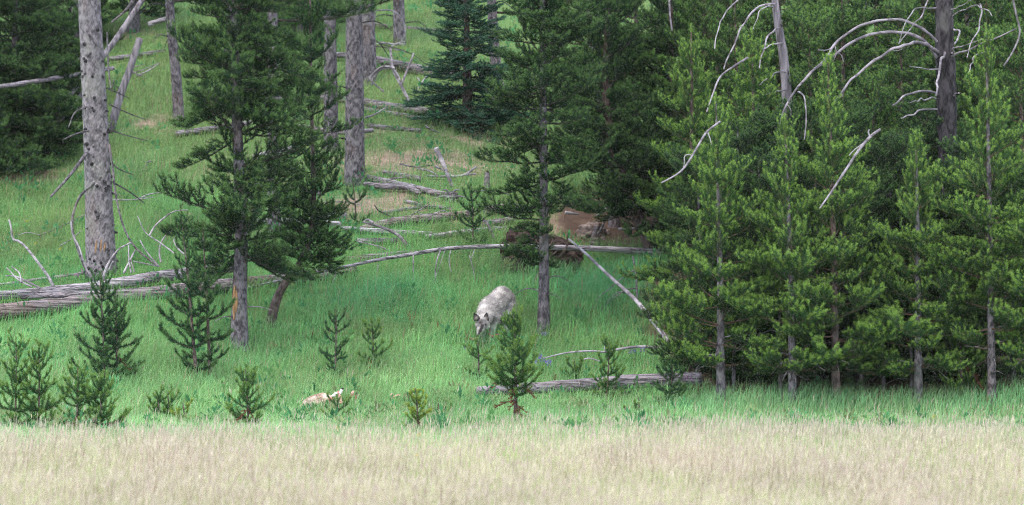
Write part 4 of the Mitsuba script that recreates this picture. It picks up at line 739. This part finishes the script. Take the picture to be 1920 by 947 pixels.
# ------------------------------------------------------------------ flowers
def flowers(name, label, px, py, col, n, spread, h, size, group=None):
    rr = np.random.default_rng(int(px)); b = gp(px, py); k = thing(name, label, 'wildflower', group); st, pe, cs = [], [], []
    for m in range(n):
        x, y = b[0] + rr.normal(0, spread), b[1] + rr.normal(0, spread * 0.6); z = ground(x, y); hh = h * rr.uniform(0.75, 1.1)
        st.append(tube([[x, y, z], [x + 0.01, y, z + hh * 0.5], [x + rr.normal(0, 0.02), y, z + hh]], [0.003, 0.002], 4, 3))
        top = st[-1][0][-1]
        for q_ in range(14):
            o = np.array([rr.normal(0, 0.012), rr.normal(0, 0.012), -rr.uniform(0, size * 2.2)]); a = rr.normal(size=3); c_ = nrm(np.cross(a, rr.normal(size=3))); a = nrm(a)
            pe.append((np.array([top + o, top + o + a * size * 0.6, top + o + c_ * size * 0.6]), np.array([[0, 1, 2]]))); cs.append(np.tile(np.array(col) * rr.uniform(0.8, 1.2), (3, 1)))
    v, f = join(st); part('stalks', k, (v, f), 'blades', color=np.tile([0.06, 0.13, 0.04], (len(v), 1)))
    v, f = join(pe); part('petals', k, (v, f), 'blades', color=np.clip(np.vstack(cs), 0, 1))
PUR, YEL = (0.25, 0.17, 0.55), (0.75, 0.52, 0.04)
flowers('purple_wildflower', 'purple wildflowers in the grass right of the sapling in front of the wolf', 1020, 703, PUR, 8, 0.07, 0.3, 0.035)
flowers('purple_wildflower', 'purple wildflowers near the left side of the thicket', 1204, 690, PUR, 6, 0.08, 0.3, 0.03)
flowers('purple_wildflower', 'single purple flower below the wolf', 875, 678, PUR, 2, 0.02, 0.25, 0.026)
flowers('purple_wildflower', 'pinkish purple flower on the right end of the ground log', 1294, 735, (0.5, 0.25, 0.5), 3, 0.04, 0.25, 0.035)
flowers('pink_wildflower', 'bright pink flower beside the broken stump by the soil mound', 1125, 466, (0.6, 0.2, 0.55), 4, 0.03, 0.2, 0.035)
flowers('pink_wildflower', 'pink flowers at the foot of the pale trunk behind the stacked logs', 150, 528, (0.55, 0.2, 0.5), 4, 0.06, 0.18, 0.03)
flowers('purple_wildflower', 'faint purple flowers below the straight grey pine', 1018, 655, (0.3, 0.25, 0.55), 3, 0.05, 0.25, 0.025)
for px, py, lab in ((788, 905, 'lower of two tiny yellow flowers in the middle of the meadow'), (786, 880, 'upper of two tiny yellow flowers in the middle of the meadow'), (630, 848, 'tiny yellow flower in the left half of the meadow'), (1752, 836, 'tiny yellow flower in the meadow below the slim pine with the orange bough'), (72, 480, 'yellow flower behind the left end of the log stack'), (52, 442, 'yellow flower beside the crooked upright branch at the left'), (118, 492, 'yellow flower just left of the big pale trunk'), (1067, 768, 'tiny yellow flower in front of the ground log')):
    flowers('yellow_wildflower', lab, px, py, YEL, 1, 0.01, 0.42 if py > 780 else 0.28, 0.02, 'yellow flowers scattered in the grass')
rr = np.random.default_rng(77)
for m, (px, py) in enumerate(((1040, 722), (772, 614), (822, 626), (858, 632), (735, 660), (690, 700), (585, 640), (1310, 748), (1075, 640), (755, 640), (880, 650))):
    k = thing('rusty_weed', ('rusty red dead weed behind the ground log', 'rusty weed below the hanging twig', 'rusty weed under the long hanging twig', 'rusty weed left of the wolf', 'tall brown weed right of the small sapling', 'small reddish weed at the foot of the small sapling', 'faint reddish weed in the grass near the crooked pine', 'rusty weed at the right end of the ground log', 'reddish weed right of the straight grey pine', 'brownish weed between hanging twigs and sapling', 'low reddish weed just below the wolf')[m], 'weed')
    b = gp(px, py); ms, cs = [], []
    for q_ in range(4):
        d = np.array([rr.normal(0, 0.2), rr.normal(0, 0.2), 1.0]); pts = b + d * np.linspace(0, rr.uniform(0.12, 0.28), 6)[:, None]
        v, f, c = brush(rr, pts[1:], 110, 0.025, 0.008, (0.17, 0.09, 0.06), (0.25, 0.12, 0.07)); ms.append((v, f)); cs.append(c)
        t_ = tube(pts, [0.004, 0.002], 6, 3); ms.append(t_); cs.append(np.tile([0.2, 0.1, 0.06], (len(t_[0]), 1)))
    part('stalks', k, join(ms), 'blades', color=np.vstack(cs))

# ------------------------------------------------------------------ wolf
def ball(c, r, n=20): return m3.Manifold.sphere(float(r), n).translate([float(a) for a in c])
def bone(a, b): return (ball(*a) + ball(*b)).hull()
def skin(bones, edge_len, it=14):
    m = m3.Manifold()
    for a, b in bones: m = m + bone(a, b)
    m = m.refine_to_length(edge_len).to_mesh(); t = trimesh.Trimesh(m.vert_properties[:, :3], m.tri_verts); t.merge_vertices()
    trimesh.smoothing.filter_taubin(t, lamb=0.55, nu=0.53, iterations=it); return t
WY = gp(914, 640)[1]
def W(px, py, dy, r): return (P(px, py, WY + dy), r)
pel, rump, mid_, with_, neck = W(940, 554, .74, .132), W(949, 559, .86, .112), W(930, 566, .45, .130), W(917, 577, .12, .152), W(909, 591, -.08, .118)
skull, muz, nose = W(905, 607, -.22, .096), W(900, 619, -.30, .056), W(897.5, 628, -.35, .030)
chest = W(919, 590, .08, .125)
B = [(pel, rump), (pel, mid_), (mid_, with_), (with_, neck), (neck, skull), (skull, muz), (muz, nose), (with_, chest), (chest, W(931, 580, .5, .115)), (W(911.5, 611, -.2, .062), W(898, 610, -.2, .062)),
     (W(908, 594, .02, .072), W(907, 610, .08, .05)), (W(907, 610, .08, .05), W(906, 627, .02, .033)), (W(906, 627, .02, .033), W(905, 639, -.01, .034)), (W(905, 639, -.01, .034), W(904.5, 641, -.06, .03)),
     (W(926, 594, .05, .072), W(924, 611, .1, .05)), (W(924, 611, .1, .05), W(923, 628, .04, .033)), (W(923, 628, .04, .033), W(922, 640, .01, .034)), (W(922, 640, .01, .034), W(921.5, 642, -.04, .03)),
     (W(938, 566, .7, .1), W(935, 590, .56, .065)), (W(935, 590, .56, .065), W(944, 605, .74, .036)), (W(944, 605, .74, .036), W(950, 620, .70, .034)), (W(950, 620, .7, .034), W(949.5, 623, .65, .032)),
     (W(951, 566, .82, .1), W(951, 590, .66, .065)), (W(951, 590, .66, .065), W(955, 604, .86, .036)), (W(955, 604, .86, .036), W(957, 619, .82, .034)), (W(957, 619, .82, .034), W(956.5, 621, .77, .032)),
     (rump, W(955, 560, .98, .06)), (W(955, 560, .98, .06), W(957, 580, 1.02, .07)), (W(957, 580, 1.02, .07), W(957, 598, 1.0, .03))]
body = skin(B, 0.022)
def near(v, c, r): return np.exp(-((v - c) ** 2).sum(-1) / r ** 2)
def on_head(px, py, dy): return P(px, py, WY + dy)
FX = nrm(nose[0] - skull[0]); SIDE = nrm(np.cross(FX, [0.2, -1.0, 0.3])); TOP = nrm(np.cross(SIDE, FX)); TOP = TOP if TOP[1] < 0 else -TOP
EYES = [skull[0] + FX * 0.045 + TOP * 0.07 + SIDE * s_ * 0.042 for s_ in (-1, 1)]
def coat_colour(v, rr):
    n1 = meshkit.fbm(v * 9, 3, 4); n2 = meshkit.fbm(v * np.array([8, 8, 17]), 2, 6)
    c = lerp((0.28, 0.262, 0.25), (0.52, 0.49, 0.46), np.clip((n1 - 0.3) * 2.4, 0, 1))
    hd = near(v, skull[0], 0.11) + near(v, muz[0], 0.06)
    grey = np.clip(0.28 + (n2 - 0.45) * 3.0, 0, 0.85) * (0.55 + 0.6 * near(v, P(941, 540, WY + .74), 0.22) + 0.9 * np.clip(hd, 0, 1))
    c = c * (1 - np.clip(grey, 0, .8)[:, None]) + np.array([0.10, 0.092, 0.092]) * np.clip(grey, 0, .8)[:, None]
    dk = np.zeros(len(v))
    for e in EYES: dk = np.maximum(dk, 0.95 * near(v, e, 0.036))
    t = ((v - skull[0]) @ FX); lat = np.abs((v - skull[0]) @ SIDE); up_ = ((v - skull[0]) @ TOP)
    dk = np.maximum(dk, 0.95 * sstep(0.03, 0.08, t) * (1 - sstep(0.016, 0.036, lat)) * (up_ > 0.0) * (t < 0.4))
    dk = np.maximum(dk, 0.97 * near(v, P(919, 600, WY - .03), 0.075)); dk = np.maximum(dk, 0.7 * near(v, P(936, 596, WY + .5), 0.06)); dk = np.maximum(dk, 0.6 * near(v, P(949, 548, WY + .8), 0.06))
    pale = near(v, nose[0] - FX * 0.03 + SIDE * 0.03, 0.04) + near(v, nose[0] - FX * 0.03 - SIDE * 0.03, 0.04) + near(v, P(948, 612, WY + .7), 0.07)
    c = c * (1 - np.clip(pale, 0, .7)[:, None]) + np.array([0.52, 0.49, 0.46]) * np.clip(pale, 0, .7)[:, None]
    dk = np.clip(dk, 0, 1)[:, None]; return c * (1 - dk) + np.array([0.022, 0.02, 0.021]) * dk
wolf = thing('wolf', 'shaggy pale grey wolf with black ears bending its head to the grass', 'wolf')
rr = np.random.default_rng(3)
bv = np.array(body.vertices); bn = np.array(body.vertex_normals)
part('body', wolf, (bv + bn * ((meshkit.fbm(bv * 22, 3, 2) - 0.5) * 0.025)[:, None], np.array(body.faces)), 'coat', smooth=True, color=coat_colour(bv, rr))
pts, fi = trimesh.sample.sample_surface(body, 26000, seed=4); nn = np.array(body.face_normals)[fi]
back = nrm(pel[0] - with_[0])
headness = np.clip(near(pts, skull[0], 0.13) * 1.5 + near(pts, muz[0], 0.09) * 2, 0, 1)[:, None]
flow = nrm(back * (1 - headness) - FX * headness + np.array([0, 0, -0.55]) + rr.normal(0, 0.3, pts.shape))
low = (pts[:, 2:3] < P(0, 606, WY)[2])
ln = (0.05 * (1 - headness) + 0.013 * headness) * rr.uniform(0.6, 1.3, (len(pts), 1)) * np.where(low, 0.35, 1)
d = nrm(flow + nn * rr.uniform(0.35, 0.9, (len(pts), 1))); sd_ = nrm(np.cross(d, nn)) * 0.0045
hv = np.stack([pts - sd_, pts + sd_, pts + d * ln], 1).reshape(-1, 3); hc = coat_colour(pts, rr) * rr.uniform(0.8, 1.22, (len(pts), 1))
tipd = np.where(rr.uniform(size=(len(pts), 1)) < 0.22, 0.35, 1.05)
part('fur', wolf, (hv, np.arange(len(hv)).reshape(-1, 3)), 'coat', color=np.clip(np.stack([hc, hc, hc * tipd], 1).reshape(-1, 3), 0, 0.85))
for s_, (bx, by, tx, ty, dy) in enumerate(((895, 600, 888.5, 586, -.25), (910, 601, 913, 585.5, -.25))):
    a, t = P(bx, by, WY + dy), P(tx, ty, WY + dy + 0.02); u_ = nrm(np.cross(t - a, [0, 1, 0])); w_ = np.array([0, -1.0, 0])
    ring = []
    for q_ in np.linspace(0, 1, 7):
        wd_ = 0.05 * (1 - q_ ** 1.6) + 0.004; ring.append([a + (t - a) * q_ + u_ * wd_ * math.cos(b_) + w_ * wd_ * 0.45 * math.sin(b_) for b_ in np.linspace(0, 2 * math.pi, 10, endpoint=False)])
    v = np.array(ring).reshape(-1, 3); f = []
    for i_ in range(6):
        for j_ in range(10): f += [[i_ * 10 + j_, i_ * 10 + (j_ + 1) % 10, i_ * 10 + 10 + (j_ + 1) % 10], [i_ * 10 + j_, i_ * 10 + 10 + (j_ + 1) % 10, i_ * 10 + 10 + j_]]
    inner = near(v, a + (t - a) * 0.3 + w_ * 0.02, 0.022)[:, None]
    part('ear', wolf, (v, np.array(f)), 'coat', smooth=True, color=np.array([0.02, 0.018, 0.02]) * (1 - inner) + np.array([0.3, 0.26, 0.23]) * inner)
for e in EYES:
    part('eye', wolf, (np.array(trimesh.creation.icosphere(2, 0.011).vertices) + e, np.array(trimesh.creation.icosphere(2, 0.011).faces)), 'wet_black', smooth=True)
ns = trimesh.creation.icosphere(2, 0.022); part('nose', wolf, (np.array(ns.vertices) * [1.1, 0.9, 0.8] + nose[0] + FX * 0.02, np.array(ns.faces)), 'wet_black', smooth=True)

# ------------------------------------------------------------------ carcass and scraps
CY = gp(605, 764)[1]
def K(px, py, dy, r): return (P(px, py, CY + dy), r)
CB = [(K(573, 757, 0, .05), K(588, 753, 0.05, .085)), (K(588, 753, .05, .085), K(606, 750, .08, .10)), (K(606, 750, .08, .10), K(618, 752, .08, .08)), (K(618, 752, .08, .08), K(628, 756, .05, .045)), (K(586, 758, -.05, .04), K(584, 764, -.14, .025))]
t = skin(CB, 0.02, 10); v = np.array(t.vertices); n1 = meshkit.fbm(v * 12, 3, 8)
car = thing('carcass', 'tan hide of a dead calf elk lying in the grass at the meadow edge', 'carcass')
v2 = v + np.array(t.vertex_normals) * ((n1 - 0.5) * 0.03)[:, None]
c = lerp((0.36, 0.25, 0.19), (0.60, 0.47, 0.38), np.clip((n1 - 0.25) * 2, 0, 1)); g_ = near(v, K(575, 757, 0, 0)[0], 0.12)[:, None] * 0.6
part('hide', car, (v2, np.array(t.faces)), 'coat', smooth=True, color=c * (1 - g_) + np.array([0.27, 0.24, 0.23]) * g_)
pts, fi = trimesh.sample.sample_surface(t, 7000, seed=5); d = nrm(np.array(t.face_normals)[fi] + np.array([-1.2, 0, -0.3]) + rr.normal(0, 0.3, pts.shape)); sd_ = nrm(np.cross(d, rr.normal(size=pts.shape))) * 0.003
n1 = meshkit.fbm(pts * 12, 3, 8); c = lerp((0.36, 0.25, 0.19), (0.62, 0.49, 0.40), np.clip((n1 - 0.25) * 2, 0, 1)) * rr.uniform(0.8, 1.15, (len(pts), 1))
part('hair', car, (np.stack([pts - sd_, pts + sd_, pts + d * 0.02], 1).reshape(-1, 3), np.arange(3 * len(pts)).reshape(-1, 3)), 'coat', color=np.repeat(c, 3, 0))
def blob(parent, name, bones, col, col2, label=None, e=0.012):
    t = skin(bones, e, 6); v = np.array(t.vertices); m = meshkit.fbm(v * 30, 3, 5)
    v = v + np.array(t.vertex_normals) * ((m - 0.5) * 0.016)[:, None]
    part(name, parent, (v, np.array(t.faces)), 'coat', smooth=True, label=label, color=lerp(col, col2, np.clip((m - 0.3) * 2.5, 0, 1)))
RED, PNK = (0.30, 0.07, 0.06), (0.58, 0.30, 0.27)
blob(car, 'flesh', [(K(619, 748, 0, .03), K(625, 750, 0, .035))], RED, PNK, 'pink raw flesh at the open end')
blob(car, 'bone', [(K(624, 743, -.02, .02), K(630, 739, -.03, .027))], (0.62, 0.58, 0.56), (0.80, 0.78, 0.78), 'white bone end')
leg = thing('severed_leg', 'upright severed leg with white shank and black hoof beside the carcass', 'leg')
blob(leg, 'flesh', [(K(639, 754, 0, .026), K(636.5, 742, 0, .024)), (K(636.5, 742, 0, .024), K(634, 735, 0, .018))], RED, (0.68, 0.48, 0.38))
blob(leg, 'shank', [(K(638, 737, -.02, .018), K(641, 731, -.02, .02))], (0.66, 0.60, 0.60), (0.82, 0.78, 0.80), 'white shank')
blob(leg, 'hoof', [(K(641.5, 730, -.02, .019), K(643, 728.5, -.02, .016))], (0.015, 0.014, 0.016), (0.03, 0.03, 0.03), 'black hoof')
b_ = thing('meat_scrap', 'long pinkish meat scrap just right of the severed leg', 'meat')
blob(b_, 'flesh', [(K(654, 749, 0, .018), K(659, 742, 0, .022)), (K(659, 742, 0, .022), K(662, 735, 0, .02))], (0.38, 0.15, 0.13), (0.58, 0.36, 0.31))
b_ = thing('meat_scrap', 'small dark red scrap with a black tip, farthest right of the carcass', 'meat')
blob(b_, 'flesh', [(K(667, 747, 0, .012), K(668, 740, 0, .014))], RED, (0.42, 0.16, 0.12)); blob(b_, 'tip', [(K(668, 739, -.01, .013), K(668.5, 737, -.01, .012))], (0.02, 0.02, 0.02), (0.05, 0.04, 0.04), 'black tip')
def scrap(label, px, py, r, Y, col=(0.15, 0.055, 0.05), col2=(0.27, 0.13, 0.11)):
    k = thing('meat_scrap', label, 'meat'); c_ = P(px, py, Y)
    q_ = np.random.default_rng(px); pt = [(c_ + np.array([o * r, q_.normal(0, 0.3) * r, q_.normal(0, 0.45) * r]), r * q_.uniform(0.3, 0.75)) for o in (-1.8, -0.8, 0.2, 1.1, 2.0)]
    blob(k, 'flesh', list(zip(pt[:-1], pt[1:])), col, col2, e=0.008)
scrap('reddish meat scrap under the wolf muzzle', 887, 635, 0.03, WY - 0.4)
scrap('larger reddish meat scrap right of the wolf head', 926, 629, 0.036, WY - 0.25)
scrap('pinkish scrap in the grass left of the yellow green sapling', 768, 740, 0.028, gp(768, 748)[1] - 0.2, (0.5, 0.3, 0.26), (0.66, 0.48, 0.42))
scrap('brownish scrap in the grass between carcass and yellow green sapling', 742, 742, 0.03, gp(742, 750)[1] - 0.2, (0.40, 0.22, 0.17), (0.55, 0.36, 0.28))
